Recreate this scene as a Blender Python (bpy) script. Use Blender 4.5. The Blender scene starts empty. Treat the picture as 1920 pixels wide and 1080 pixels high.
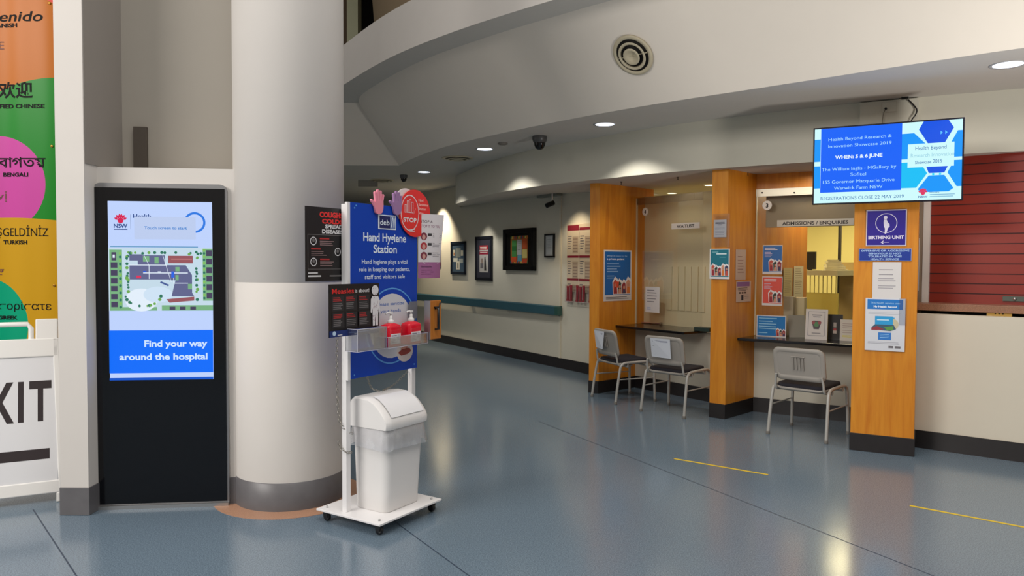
import bpy, math, random
from mathutils import Vector, Matrix
random.seed(7)
SC = bpy.context.scene
COL = SC.collection
Z = Vector((0, 0, 1))
# ---------------------------------------------------------------- camera
F, H = 1400.0, 1.55
PITCH = math.atan(47 / F); ROLL = 0.004
_r0 = Vector((1, 0, 0)); _f0 = Vector((0, math.cos(PITCH), -math.sin(PITCH))); _u0 = Vector((0, math.sin(PITCH), math.cos(PITCH)))
CR = (_r0 + ROLL * _u0).normalized(); CU = (_u0 - ROLL * _r0).normalized(); CF = _f0
CP = Vector((0, 0, H))
cd = bpy.data.cameras.new('camera'); cam = bpy.data.objects.new('camera', cd); COL.objects.link(cam)
cam.matrix_world = Matrix(((CR.x, CU.x, -CF.x, 0), (CR.y, CU.y, -CF.y, 0), (CR.z, CU.z, -CF.z, H), (0, 0, 0, 1)))
cd.sensor_width = 36; cd.lens = 36 * F / 1920; cd.clip_end = 100
SC.camera = cam
def ray(px, py): return CF + CR * ((px - 960) / F) - CU * ((py - 540) / F)
def onz(px, py, z):
    r = ray(px, py); return CP + r * ((z - H) / r.z)
class Plane:
    """vertical plane through two plan points, left to right as seen from the hall"""
    def __init__(s, a, b):
        s.O = Vector((a[0], a[1], 0)); d = Vector((b[0] - a[0], b[1] - a[1], 0)); s.L = d.length; s.U = d.normalized(); s.N = s.U.cross(Z)
    def hit(s, px, py, off=0.0):
        r = ray(px, py); t = ((s.O + s.N * off - CP).dot(s.N)) / r.dot(s.N); p = CP + r * t
        return (p - s.O).dot(s.U), p.z
    def pt(s, u, z, n=0.0): return s.O + s.U * u + s.N * n + Z * z
    def box(s, x0, y0, x1, y1, off=0.0):
        xm, ym = (x0 + x1) / 2, (y0 + y1) / 2
        ua = s.hit(x0, ym, off)[0]; ub = s.hit(x1, ym, off)[0]; za = s.hit(xm, y0, off)[1]; zb = s.hit(xm, y1, off)[1]
        return ua, ub, za, zb
# ---------------------------------------------------------------- materials
def lin(c):
    c = c / 255.0
    return c / 12.92 if c <= 0.04045 else ((c + 0.055) / 1.055) ** 2.4
def rgb(c): return (lin(c[0]), lin(c[1]), lin(c[2]), 1)
_mats = {}
def mat(name, c, rough=0.6, metal=0.0, var=0.05, scale=6.0, bump=0.0, bscale=80.0, emit=0.0, spec=0.5):
    key = (name, tuple(c), rough, metal, emit)
    if key in _mats: return _mats[key]
    m = bpy.data.materials.new(name); m.use_nodes = True; nt = m.node_tree; b = nt.nodes['Principled BSDF']
    b.inputs['Roughness'].default_value = rough; b.inputs['Metallic'].default_value = metal; b.inputs['Specular IOR Level'].default_value = spec
    L = nt.links.new
    if emit > 0:
        b.inputs['Base Color'].default_value = (0.01, 0.01, 0.01, 1); b.inputs['Emission Color'].default_value = rgb(c); b.inputs['Emission Strength'].default_value = emit; b.inputs['Specular IOR Level'].default_value = 0.15
        _mats[key] = m; return m
    tc = nt.nodes.new('ShaderNodeTexCoord'); nz = nt.nodes.new('ShaderNodeTexNoise'); nz.inputs['Scale'].default_value = scale; nz.inputs['Detail'].default_value = 3
    L(tc.outputs['Object'], nz.inputs['Vector'])
    mx = nt.nodes.new('ShaderNodeMix'); mx.data_type = 'RGBA'
    a = rgb(c); mx.inputs[6].default_value = (a[0] * (1 - var), a[1] * (1 - var), a[2] * (1 - var), 1); mx.inputs[7].default_value = (min(1, a[0] * (1 + var)), min(1, a[1] * (1 + var)), min(1, a[2] * (1 + var)), 1)
    L(nz.outputs['Fac'], mx.inputs[0]); L(mx.outputs[2], b.inputs['Base Color'])
    if bump > 0:
        n2 = nt.nodes.new('ShaderNodeTexNoise'); n2.inputs['Scale'].default_value = bscale; L(tc.outputs['Object'], n2.inputs['Vector'])
        bp = nt.nodes.new('ShaderNodeBump'); bp.inputs['Strength'].default_value = bump; bp.inputs['Distance'].default_value = 0.01
        L(n2.outputs['Fac'], bp.inputs['Height']); L(bp.outputs['Normal'], b.inputs['Normal'])
    _mats[key] = m; return m
def ink(c, rough=0.55): return mat('print', c, rough, var=0.0)
def glow(c, k=1.0): return mat('screen_light', c, 0.3, emit=k)
def wood_mat(name, c1, c2, sc=1.0):
    m = bpy.data.materials.new(name); m.use_nodes = True; nt = m.node_tree; b = nt.nodes['Principled BSDF']; L = nt.links.new
    tc = nt.nodes.new('ShaderNodeTexCoord'); mp = nt.nodes.new('ShaderNodeMapping'); mp.inputs['Scale'].default_value = (9 * sc, 9 * sc, 0.9 * sc)
    L(tc.outputs['Object'], mp.inputs['Vector'])
    n1 = nt.nodes.new('ShaderNodeTexNoise'); n1.inputs['Scale'].default_value = 1.5; n1.inputs['Detail'].default_value = 6; n1.inputs['Distortion'].default_value = 1.2
    L(mp.outputs[0], n1.inputs['Vector'])
    mp2 = nt.nodes.new('ShaderNodeMapping'); mp2.inputs['Scale'].default_value = (90, 90, 2.5); L(tc.outputs['Object'], mp2.inputs['Vector'])
    n2 = nt.nodes.new('ShaderNodeTexNoise'); n2.inputs['Scale'].default_value = 2; n2.inputs['Detail'].default_value = 3; L(mp2.outputs[0], n2.inputs['Vector'])
    ad = nt.nodes.new('ShaderNodeMath'); ad.operation = 'MULTIPLY_ADD'; ad.inputs[1].default_value = 0.35; L(n2.outputs['Fac'], ad.inputs[0]); L(n1.outputs['Fac'], ad.inputs[2])
    rp = nt.nodes.new('ShaderNodeValToRGB'); rp.color_ramp.elements[0].position = 0.4; rp.color_ramp.elements[0].color = rgb(c1); rp.color_ramp.elements[1].position = 0.95; rp.color_ramp.elements[1].color = rgb(c2)
    L(ad.outputs[0], rp.inputs[0]); L(rp.outputs[0], b.inputs['Base Color']); b.inputs['Roughness'].default_value = 0.38
    return m
def clear_mat(name, tint, gl, rough=0.02, diff=0.0):
    m = bpy.data.materials.new(name); m.use_nodes = True; nt = m.node_tree; L = nt.links.new
    for n in list(nt.nodes):
        if n.type != 'OUTPUT_MATERIAL': nt.nodes.remove(n)
    out = [n for n in nt.nodes if n.type == 'OUTPUT_MATERIAL'][0]
    t = nt.nodes.new('ShaderNodeBsdfTransparent'); t.inputs[0].default_value = (*tint, 1)
    g = nt.nodes.new('ShaderNodeBsdfGlossy'); g.inputs['Roughness'].default_value = rough; g.inputs[0].default_value = (1, 1, 1, 1)
    fr = nt.nodes.new('ShaderNodeFresnel'); fr.inputs[0].default_value = 1.45
    ml = nt.nodes.new('ShaderNodeMath'); ml.operation = 'MULTIPLY'; ml.inputs[1].default_value = gl; L(fr.outputs[0], ml.inputs[0])
    mx = nt.nodes.new('ShaderNodeMixShader'); L(ml.outputs[0], mx.inputs[0]); L(t.outputs[0], mx.inputs[1]); L(g.outputs[0], mx.inputs[2])
    last = mx
    if diff > 0:
        d = nt.nodes.new('ShaderNodeBsdfDiffuse'); d.inputs[0].default_value = (0.85, 0.87, 0.9, 1)
        nz = nt.nodes.new('ShaderNodeTexNoise'); nz.inputs['Scale'].default_value = 14; tc = nt.nodes.new('ShaderNodeTexCoord'); L(tc.outputs['Object'], nz.inputs['Vector'])
        mm = nt.nodes.new('ShaderNodeMath'); mm.operation = 'MULTIPLY'; mm.inputs[1].default_value = diff * 2; L(nz.outputs['Fac'], mm.inputs[0])
        m2 = nt.nodes.new('ShaderNodeMixShader'); L(mm.outputs[0], m2.inputs[0]); L(mx.outputs[0], m2.inputs[1]); L(d.outputs[0], m2.inputs[2]); last = m2
    L(last.outputs[0], out.inputs[0]); return m
GLASS = clear_mat('clear_glass', (0.97, 0.97, 0.96), 0.2)
ACRYL = clear_mat('clear_acrylic', (0.93, 0.94, 0.96), 0.8, 0.05, 0.015)
FILM = clear_mat('bin_liner_film', (0.95, 0.95, 0.97), 2.0, 0.25, 0.22)
WALL = mat('wall_paint', (207, 202, 196), 0.75, var=0.02, bump=0.05, bscale=300)
WALLW = mat('cream_wall_paint', (206, 202, 186), 0.7, var=0.02, bump=0.05, bscale=300)
CEIL = mat('ceiling_paint', (196, 192, 184), 0.85, var=0.02)
SLOPE = mat('slope_paint', (222, 214, 202), 0.85, var=0.02)
SKIRT = mat('vinyl_skirting', (38, 34, 34), 0.35, var=0.2, scale=20)
SKIRTG = mat('grey_vinyl_skirting', (98, 96, 98), 0.4, var=0.15, scale=15)
WOOD = wood_mat('orange_veneer', (198, 116, 20), (222, 148, 40))
WHITE = mat('white_plastic', (226, 224, 222), 0.35, var=0.01)
BLACK = mat('black_plastic', (14, 14, 17), 0.3, var=0.1)
STEEL = mat('brushed_metal', (190, 190, 190), 0.35, 0.9, var=0.05)
def floor_mat():
    m = bpy.data.materials.new('speckled_resin_floor'); m.use_nodes = True; nt = m.node_tree; b = nt.nodes['Principled BSDF']; L = nt.links.new
    tc = nt.nodes.new('ShaderNodeTexCoord')
    n1 = nt.nodes.new('ShaderNodeTexNoise'); n1.inputs['Scale'].default_value = 0.6; n1.inputs['Detail'].default_value = 3; L(tc.outputs['Object'], n1.inputs['Vector'])
    n2 = nt.nodes.new('ShaderNodeTexNoise'); n2.inputs['Scale'].default_value = 150; n2.inputs['Detail'].default_value = 2; L(tc.outputs['Object'], n2.inputs['Vector'])
    n3 = nt.nodes.new('ShaderNodeTexVoronoi'); n3.inputs['Scale'].default_value = 110; L(tc.outputs['Object'], n3.inputs['Vector'])
    mx = nt.nodes.new('ShaderNodeMix'); mx.data_type = 'RGBA'; mx.inputs[6].default_value = rgb((101, 119, 136)); mx.inputs[7].default_value = rgb((113, 131, 147)); L(n1.outputs['Fac'], mx.inputs[0])
    rp = nt.nodes.new('ShaderNodeValToRGB'); rp.color_ramp.elements[0].position = 0.35; rp.color_ramp.elements[0].color = (0.62, 0.62, 0.62, 1); rp.color_ramp.elements[1].position = 0.65; rp.color_ramp.elements[1].color = (1.22, 1.2, 1.14, 1); L(n2.outputs['Fac'], rp.inputs[0])
    m2 = nt.nodes.new('ShaderNodeMix'); m2.data_type = 'RGBA'; m2.blend_type = 'MULTIPLY'; m2.inputs[0].default_value = 1; L(mx.outputs[2], m2.inputs[6]); L(rp.outputs[0], m2.inputs[7])
    r3 = nt.nodes.new('ShaderNodeValToRGB'); r3.color_ramp.elements[0].position = 0.0; r3.color_ramp.elements[0].color = (1.25, 1.2, 1.15, 1); r3.color_ramp.elements[1].position = 0.18; r3.color_ramp.elements[1].color = (1, 1, 1, 1); L(n3.outputs['Distance'], r3.inputs[0])
    m3 = nt.nodes.new('ShaderNodeMix'); m3.data_type = 'RGBA'; m3.blend_type = 'MULTIPLY'; m3.inputs[0].default_value = 1; L(m2.outputs[2], m3.inputs[6]); L(r3.outputs[0], m3.inputs[7])
    L(m3.outputs[2], b.inputs['Base Color']); b.inputs['Roughness'].default_value = 0.17; b.inputs['Specular IOR Level'].default_value = 0.7
    n4 = nt.nodes.new('ShaderNodeTexNoise'); n4.inputs['Scale'].default_value = 9; n4.inputs['Detail'].default_value = 3; L(tc.outputs['Object'], n4.inputs['Vector'])
    bp = nt.nodes.new('ShaderNodeBump'); bp.inputs['Strength'].default_value = 0.03; bp.inputs['Distance'].default_value = 0.01; L(n4.outputs['Fac'], bp.inputs['Height']); L(bp.outputs['Normal'], b.inputs['Normal'])
    return m
FLOOR = floor_mat()
# ---------------------------------------------------------------- mesh builder
def wloc(o):
    v = Vector((0, 0, 0))
    while o is not None: v += o.location; o = o.parent
    return v
class MB:
    def __init__(s): s.v = []; s.f = []; s.m = []; s.sm = []; s.mats = []
    def mi(s, m):
        if m not in s.mats: s.mats.append(m)
        return s.mats.index(m)
    def add(s, vs, fs, m, smooth=False):
        b = len(s.v); s.v += [Vector(v) for v in vs]; k = s.mi(m)
        for f in fs: s.f.append([b + i for i in f]); s.m.append(k); s.sm.append(smooth)
    def box(s, c, d, m, R=None):
        hx, hy, hz = d[0] / 2, d[1] / 2, d[2] / 2; c = Vector(c)
        vs = [Vector((x, y, z)) for x in (-hx, hx) for y in (-hy, hy) for z in (-hz, hz)]
        if R is not None: vs = [R @ v for v in vs]
        s.add([c + v for v in vs], [(0, 1, 3, 2), (4, 6, 7, 5), (0, 4, 5, 1), (2, 3, 7, 6), (0, 2, 6, 4), (1, 5, 7, 3)], m)
    def pbox(s, P, u0, u1, z0, z1, n0, n1, m):
        vs = [P.pt(u, z, n) for u in (u0, u1) for z in (z0, z1) for n in (n0, n1)]
        s.add(vs, [(0, 1, 3, 2), (4, 6, 7, 5), (0, 4, 5, 1), (2, 3, 7, 6), (0, 2, 6, 4), (1, 5, 7, 3)], m)
    def prism(s, pts, off, m, smooth=False):
        n = len(pts); off = Vector(off); a = [Vector(p) for p in pts]; b = [p + off for p in a]
        s.add(a + b, [tuple(range(n))[::-1], tuple(range(n, 2 * n))] + [(i, (i + 1) % n, (i + 1) % n + n, i + n) for i in range(n)], m, smooth)
    def strip(s, A, B, m, smooth=False):
        n = len(A); s.add(list(A) + list(B), [(i, i + 1, i + 1 + n, i + n) for i in range(n - 1)], m, smooth)
    def loft(s, rings, m, caps=True, smooth=True):
        n = len(rings[0]); vs = [p for r in rings for p in r]; fs = []
        for k in range(len(rings) - 1):
            for i in range(n):
                j = (i + 1) % n; fs.append((k * n + i, k * n + j, (k + 1) * n + j, (k + 1) * n + i))
        s.add(vs, fs, m, smooth)
        if caps: s.add(rings[0], [tuple(range(n))[::-1]], m); s.add(rings[-1], [tuple(range(n))], m)
    def grid(s, G, m, smooth=True):
        r = len(G); c = len(G[0]); s.add([p for row in G for p in row], [(i * c + j, i * c + j + 1, (i + 1) * c + j + 1, (i + 1) * c + j) for i in range(r - 1) for j in range(c - 1)], m, smooth)
    def tube(s, path, r, m, seg=10, closed=False, caps=True):
        P = [Vector(p) for p in path]; n = len(P); rings = []; up = None
        for i in range(n):
            if closed: t = (P[(i + 1) % n] - P[i - 1]).normalized()
            else: t = (P[min(i + 1, n - 1)] - P[max(i - 1, 0)]).normalized()
            if up is None: up = t.orthogonal().normalized()
            up = (up - t * up.dot(t)).normalized(); w = t.cross(up)
            rings.append([P[i] + (up * math.cos(2 * math.pi * k / seg) + w * math.sin(2 * math.pi * k / seg)) * r for k in range(seg)])
        if closed: rings.append(rings[0])
        s.loft(rings, m, caps and not closed)
    def lathe(s, c, prof, m, seg=32, smooth=True, caps=True, X=None, Y=None, A=None):
        c = Vector(c); X = X or Vector((1, 0, 0)); Y = Y or Vector((0, 1, 0)); A = A or Z
        s.loft([[c + X * (r * math.cos(2 * math.pi * k / seg)) + Y * (r * math.sin(2 * math.pi * k / seg)) + A * z for k in range(seg)] for r, z in prof], m, caps, smooth)
    def build(s, name, parent=None, bevel=0, kind=None, seg=2, auto=True):
        lo = Vector((min(v.x for v in s.v), min(v.y for v in s.v), min(v.z for v in s.v))); hi = Vector((max(v.x for v in s.v), max(v.y for v in s.v), max(v.z for v in s.v)))
        c = (lo + hi) / 2
        if parent is None: c.z = lo.z
        me = bpy.data.meshes.new(name); me.from_pydata([v - c for v in s.v], [], s.f)
        for m in s.mats: me.materials.append(m)
        me.polygons.foreach_set('material_index', s.m); me.polygons.foreach_set('use_smooth', s.sm); me.update()
        o = bpy.data.objects.new(name, me); COL.objects.link(o)
        if parent is not None: o.parent = parent; o.location = c - wloc(parent)
        else: o.location = c
        if bevel > 0:
            b = o.modifiers.new('bevel', 'BEVEL'); b.width = bevel; b.segments = seg; b.limit_method = 'ANGLE'; b.angle_limit = 0.6
        if kind: o['kind'] = kind
        return o
def tag(o, label, cat, group=None, kind=None):
    o['label'] = label; o['category'] = cat
    if group: o['group'] = group
    if kind: o['kind'] = kind
    return o
def thing(name, label, cat, loc, group=None):
    o = bpy.data.objects.new(name, None); COL.objects.link(o); o.location = loc; o.empty_display_size = 0.1
    return tag(o, label, cat, group)
def struct(name, mb, **k): return mb.build(name, kind='structure', **k)
def rrect(w, h, r, seg=5):
    pts = []
    for cx, cy, a0 in ((w / 2 - r, h / 2 - r, 0), (-w / 2 + r, h / 2 - r, 90), (-w / 2 + r, -h / 2 + r, 180), (w / 2 - r, -h / 2 + r, 270)):
        for k in range(seg + 1):
            a = math.radians(a0 + 90 * k / seg); pts.append((cx + r * math.cos(a), cy + r * math.sin(a)))
    return pts
# ---------------------------------------------------------------- flat lettering
_tc = {}
def glyphs(txt, bold=0.0, sp=1.0):
    k = (txt, bold, sp)
    if k in _tc: return _tc[k]
    cu = bpy.data.curves.new('lettering', 'FONT'); cu.body = txt; cu.offset = bold; cu.resolution_u = 3; cu.space_character = sp; cu.align_x = 'LEFT'
    ob = bpy.data.objects.new('lettering', cu); COL.objects.link(ob)
    dg = bpy.context.evaluated_depsgraph_get(); dg.update(); ev = ob.evaluated_get(dg); me = ev.to_mesh()
    vs = [(v.co.x, v.co.y) for v in me.vertices]; fs = [tuple(p.vertices) for p in me.polygons]
    ev.to_mesh_clear(); bpy.data.objects.remove(ob); bpy.data.curves.remove(cu)
    _tc[k] = (vs, fs); return _tc[k]
CAP = 0.73
class Sheet:
    """flat printed thing; drawing coordinates run 0..100 across and 0..100 down"""
    def __init__(s, O, U, N, w, h, back, thick=0.002, V=None, dl=0.0001):
        s.O = Vector(O); s.U = U; s.N = N; s.V = V or Vector((0, 0, -1)); s.w = w; s.h = h; s.n = 0.0; s.b = MB(); s.dl = dl; s.fn = s.b
        if back is not None:
            s.b.add([s.raw(x, y, n) for n in (-thick, 0) for x, y in ((0, 0), (100, 0), (100, 100), (0, 100))], [(0, 1, 2, 3), (7, 6, 5, 4), (0, 4, 5, 1), (1, 5, 6, 2), (2, 6, 7, 3), (3, 7, 4, 0)], back)
    def raw(s, x, y, n): return s.O + s.U * (s.w * x / 100) + s.V * (s.h * y / 100) + s.N * n
    def poly(s, pts, m):
        s.n += s.dl; s.b.add([s.raw(x, y, s.n) for x, y in pts], [tuple(range(len(pts)))[::-1]], m)
    def rect(s, x0, y0, x1, y1, m): s.poly([(x0, y0), (x1, y0), (x1, y1), (x0, y1)], m)
    def frame(s, x0, y0, x1, y1, t, m):
        ty = t * s.w / s.h
        s.rect(x0, y0, x1, y0 + ty, m); s.rect(x0, y1 - ty, x1, y1, m); s.rect(x0, y0, x0 + t, y1, m); s.rect(x1 - t, y0, x1, y1, m)
    def ell(s, x, y, rx, m, ry=None, n=28, a0=0, a1=360):
        ry = ry if ry is not None else rx * s.w / s.h
        s.poly([(x + rx * math.cos(math.radians(a0 + (a1 - a0) * k / n)), y + ry * math.sin(math.radians(a0 + (a1 - a0) * k / n))) for k in range(n + (0 if a1 - a0 == 360 else 1))], m)
    def ring(s, x, y, rx, t, m, ry=None, a0=0, a1=360, n=36):
        ry = ry if ry is not None else rx * s.w / s.h; k2 = (rx - t) / rx; s.n += s.dl
        A = []; B = []
        for k in range(n + 1):
            a = math.radians(a0 + (a1 - a0) * k / n); A.append(s.raw(x + rx * math.cos(a), y + ry * math.sin(a), s.n)); B.append(s.raw(x + rx * k2 * math.cos(a), y + ry * k2 * math.sin(a), s.n))
        s.b.strip(A, B, m)
    def line(s, x0, y0, x1, y1, t, m):
        dx = (x1 - x0) * s.w; dy = (y1 - y0) * s.h; l = math.hypot(dx, dy) or 1; t = t * 100; nx = -dy / l * t / 2; ny = dx / l * t / 2 * s.w / s.h
        s.poly([(x0 + nx, y0 + ny), (x1 + nx, y1 + ny), (x1 - nx, y1 - ny), (x0 - nx, y0 - ny)], m)
    def text(s, x, y, txt, hgt, m, align='c', bold=0.0, width=None, skew=0.0, sp=1.0):
        """x: anchor, y: baseline, hgt: capital height, width: force the width (all in sheet units)"""
        vs, fs = glyphs(txt, bold, sp)
        if not vs: return
        s.n += s.dl; k = hgt * s.h / 100 / CAP; x0 = min(v[0] for v in vs); x1 = max(v[0] for v in vs)
        kx = k if width is None else (width * s.w / 100) / (x1 - x0)
        W = (x1 - x0) * kx; ox = {'l': 0, 'c': -W / 2, 'r': -W}[align]
        bx = s.O + s.U * (s.w * x / 100) + s.V * (s.h * y / 100) + s.N * s.n
        s.b.add([bx + s.U * (ox + (a - x0) * kx + skew * b * k) - s.V * (b * k) for a, b in vs], fs, m)
    def lines(s, x0, x1, ys, t, m, jag=0.25):
        n0 = s.n
        for y in ys: s.n = n0; s.rect(x0, y, x1 - (x1 - x0) * random.random() * jag, y + t, m)
    def build(s, name, parent=None): return s.b.build(name, parent)
def psheet(P, x0, y0, x1, y1, back, off=0.004, thick=0.002):
    a, b, zt, zb = P.box(x0, y0, x1, y1, off)
    return Sheet(P.pt(a, zt, off), P.U, P.N, b - a, zt - zb, back, thick)
def waratah(S, x, y, r, m):
    asp = S.w / S.h
    for k, a in enumerate((-155, -125, -100, -80, -55, -25)):
        ca, sa = math.cos(math.radians(a)), math.sin(math.radians(a)); L = r * (1.0 if 0 < k < 5 else 0.95)
        S.poly([(x + ca * r * 0.25, y + sa * r * 0.25 * asp), (x + (ca * 0.7 - sa * 0.2) * L, y + (sa * 0.7 + ca * 0.2) * L * asp), (x + ca * L, y + sa * L * asp), (x + (ca * 0.7 + sa * 0.2) * L, y + (sa * 0.7 - ca * 0.2) * L * asp)], m)
    S.ell(x, y, r * 0.4, m)
from mathutils.geometry import tessellate_polygon
def V3(p, z): return Vector((p[0], p[1], z))
def smooth(P, k=5):
    P = [Vector(p) for p in P]; out = []
    for i in range(len(P) - 1):
        a = P[max(i - 1, 0)]; b = P[i]; c = P[i + 1]; d = P[min(i + 2, len(P) - 1)]
        for j in range(k):
            t = j / k; out.append(0.5 * ((2 * b) + (c - a) * t + (2 * a - 5 * b + 4 * c - d) * t * t + (3 * b - a - 3 * c + d) * t ** 3))
    out.append(P[-1]); return out
def resample(P, n):
    L = [0]
    for i in range(1, len(P)): L.append(L[-1] + (P[i] - P[i - 1]).length)
    out = []; j = 0
    for k in range(n):
        d = L[-1] * k / (n - 1)
        while j < len(P) - 2 and L[j + 1] < d: j += 1
        out.append(P[j].lerp(P[j + 1], (d - L[j]) / (L[j + 1] - L[j])))
    return out
def flat(mb, poly, z, m):
    vs = [V3(p, z) for p in poly]; mb.add(vs, tessellate_polygon([vs]), m)
S4 = [(-1.66, 11.0), (-1.48, 10.51), (-1.07, 9.64), (-0.66, 8.95), (-0.02, 8.11), (0.65, 7.33), (1.31, 6.67), (2.1, 5.99), (2.88, 5.31), (3.35, 4.93), (4.0, 4.5), (5.0, 4.1), (7.0, 3.9)]
S3 = [(-2.1, 10.25), (-1.98, 9.8), (-1.64, 9.15), (-1.28, 8.55), (-0.84, 7.92), (-0.38, 7.40), (0.0, 7.0), (0.36, 6.66), (0.8, 6.25), (1.6, 5.6), (2.6, 4.8), (4.0, 4.2), (6.6, 3.6)]
S2 = [(-2.45, 9.85), (-2.05, 9.18), (-1.64, 8.5), (-1.25, 7.92), (-0.85, 7.42), (-0.41, 6.94), (-0.02, 6.56), (0.33, 6.24), (1.2, 5.5), (2.3, 4.6), (3.8, 3.9), (6.4, 3.3)]
S5 = [(-0.93, 12.29), (-0.50, 11.0), (-0.06, 9.95), (0.42, 9.14), (0.90, 8.55), (1.5, 7.83), (2.01, 7.38), (2.45, 7.03), (3.05, 6.62), (3.73, 6.25), (4.4, 5.92), (5.6, 5.4), (7.2, 4.9)]
N = 60
P4_, P3_, P2_, P5_ = [resample(smooth(p, 8), N) for p in (S4, S3, S2, S5)]
Z1, Z2, Z3 = 2.97, 3.72, 4.20
def z6(p): return 2.515 - 0.045 * min(1, max(0, (p[0] + 1) / 4.7))
# floor
mb = MB(); flat(mb, [(-9, -4), (10, -4), (10, 21), (-9, 21)], 0, FLOOR); floor = struct('floor', mb)
seam = mat('floor_seam', (44, 58, 76), 0.5)
for k, (a, b) in enumerate((((62, 955), (160, 1105)), ((640, 905), (905, 1098)), ((1010, 790), (1800, 1099)))):
    A = onz(*a, 0.0006); B = onz(*b, 0.0006); d = (B - A).normalized(); n = Vector((-d.y, d.x, 0)) * 0.0036
    mb = MB(); mb.add([A - n, B - n, B + n, A + n], [(0, 1, 2, 3)], seam); o = mb.build('floor_joint', floor)
# ceilings
mb = MB(); mb.strip([V3(p, Z1) for p in P4_], [V3(p, Z1) for p in P5_], CEIL, False)
flat(mb, [(-9, 11.0), (-1.66, 11.0), (-0.93, 12.29), (-0.95, 13.85), (-4.5, 19.6), (-9, 19.6)], Z1, CEIL); struct('ceiling', mb)
mb = MB(); mb.strip([V3(p, Z2) for p in P3_], [V3(p, Z1) for p in P4_], SLOPE, True); struct('ceiling', mb)
mb = MB(); mb.add([(-9, 10.25, Z2), (-2.1, 10.25, Z2), (-1.66, 11.0, Z1), (-9, 11.0, Z1)], [(0, 1, 2, 3)], SLOPE); struct('ceiling', mb)
mb = MB(); mb.strip([V3(p, Z2) for p in P2_], [V3(p, Z2) for p in P3_], CEIL, False)
mb.add([(-9, 9.85, Z2), (-2.45, 9.85, Z2), (-2.1, 10.25, Z2), (-9, 10.25, Z2)], [(0, 1, 2, 3)], CEIL); struct('ceiling', mb)
mb = MB(); A = [Vector((-9, 9.85, 0))] + [V3(p, 0) for p in P2_]
up = [p + Z * Z3 for p in A]; inn = [p + Vector((0.06, 0.11, Z3)) for p in A]
mb.strip([p + Z * Z2 for p in A], up, WALL, False); mb.strip(up, inn, WALL); mb.strip(inn, [p - Z * 0.35 for p in inn], WALL); struct('trim_1', mb)
mb = MB(); flat(mb, [(p.x + .03, p.y + .06) for p in A] + [(10, 3.3), (10, 21), (-9, 21)], 3.9, CEIL); struct('floor', mb)
# upper storey seen above the balcony edge
TAN = mat('tan_paint', (128, 112, 88), 0.8); BRN = mat('brown_panel', (84, 66, 48), 0.7); GRN = mat('pale_green_paint', (170, 172, 146), 0.8)
def upx(px, D): return (px - 960) / F * D
mb = MB(); mb.lathe((-0.22, 12.4, 3.9), [(2.02, 0), (1.98, 0.8), (2.15, 3.1)], TAN, 64); struct('wall_upper_drum', mb)
mb = MB(); mb.box((-2.65, 12.6, 5.4), (0.18, 0.3, 3.0), GRN); struct('trim_2', mb)
mb = MB(); mb.box((-4.17, 12.9, 5.4), (2.78, 0.3, 3.0), BRN); struct('wall_upper_left', mb)
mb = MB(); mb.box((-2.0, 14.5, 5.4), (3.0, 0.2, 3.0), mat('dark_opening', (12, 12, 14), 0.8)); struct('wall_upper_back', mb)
mb = MB(); flat(mb, [(-9, 9.9), (10, 9.9), (10, 21), (-9, 21)], 6.9, CEIL); struct('ceiling', mb)
# bulkhead and its soffit
mb = MB(); lo = [V3(p, z6(p)) for p in P5_]; hi = [V3(p, Z1) for p in P5_]; mb.strip(lo, hi, WALLW, True); struct('wall_bulkhead', mb)
mb = MB(); mb.add([(-0.93, 12.29, 2.515), (-0.95, 13.85, 2.57), (-0.95, 13.85, Z1), (-0.93, 12.29, Z1)], [(0, 1, 2, 3)], WALLW); struct('wall_bulkhead_end', mb)
back = resample([Vector(p) for p in ((-0.95, 13.85, 2.585), (0.70, 11.05, 2.575), (1.10, 10.35, 2.53), (1.65, 9.75, 2.49), (2.3, 10.6, 2.48), (4.5, 11.5, 2.48), (9.0, 10.0, 2.48))], N)
SOF = mat('soffit_paint', (196, 190, 180), 0.8, var=0.02)
mb = MB(); mb.strip(lo, back, SOF, False); struct('ceiling', mb)
# handrail wall
HW = Plane((-4.35, 19.35), (1.66, 9.42))
HW = Plane((-4.3, 19.34), (0.706, 11.012)); HW = Plane(HW.pt(0, 0).xy, HW.pt(HW.L + 1.78, 0).xy)
mb = MB(); mb.pbox(HW, -0.2, HW.L, 0, Z1 + .05, -0.1, 0, WALLW); struct('wall_corridor', mb)
mb = MB(); mb.pbox(HW, -0.2, HW.L, 0, 0.15, 0, 0.012, SKIRT); struct('baseboard_corridor', mb)
mb = MB(); mb.box((-6.6, 19.6, 1.5), (6, 0.2, 3.1), WALLW); struct('wall_far', mb)
mb = MB(); mb.box((-9.0, 14.0, 1.5), (0.2, 11, 3.1), WALLW); struct('wall_far_left', mb)
# bay walls
class Bay: pass
P4P = Plane((1.032, 8.842), (1.032 + .75 * 2, 8.842 + .66 * 2))     # window 4 side panel, inner face, going back
MDP = Plane((2.128, 7.398), (2.128 + .70 * 2, 7.398 + .70 * 2))
def at_ray(P, px):   # distance along a side panel where it is seen at column px
    return P.hit(px, 493)[0]
b4a = P4P.pt(at_ray(P4P, 1193), 0); b3a = MDP.pt(at_ray(MDP, 1416.5), 0)
r4 = Vector((2.23, 8.33, 0)); r3 = onz(1595, 763.7, 0.146); r3.z = 0
W4 = Plane(b4a.xy, (b4a + (r4 - b4a).normalized() * 1.25).xy); W3 = Plane(b3a.xy, (b3a + (r3 - b3a).normalized() * 1.35).xy)
DESK = 0.80
for nm, W in (('counter_four', W4), ('counter_three', W3)):
    mb = MB(); mb.pbox(W, 0, W.L, 0, DESK - .02, -0.08, 0, WALLW); struct('wall_' + nm, mb)
    mb = MB(); mb.pbox(W, 0, W.L, 0, 0.15, 0, 0.012, SKIRT); struct('baseboard_' + nm, mb)
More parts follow.
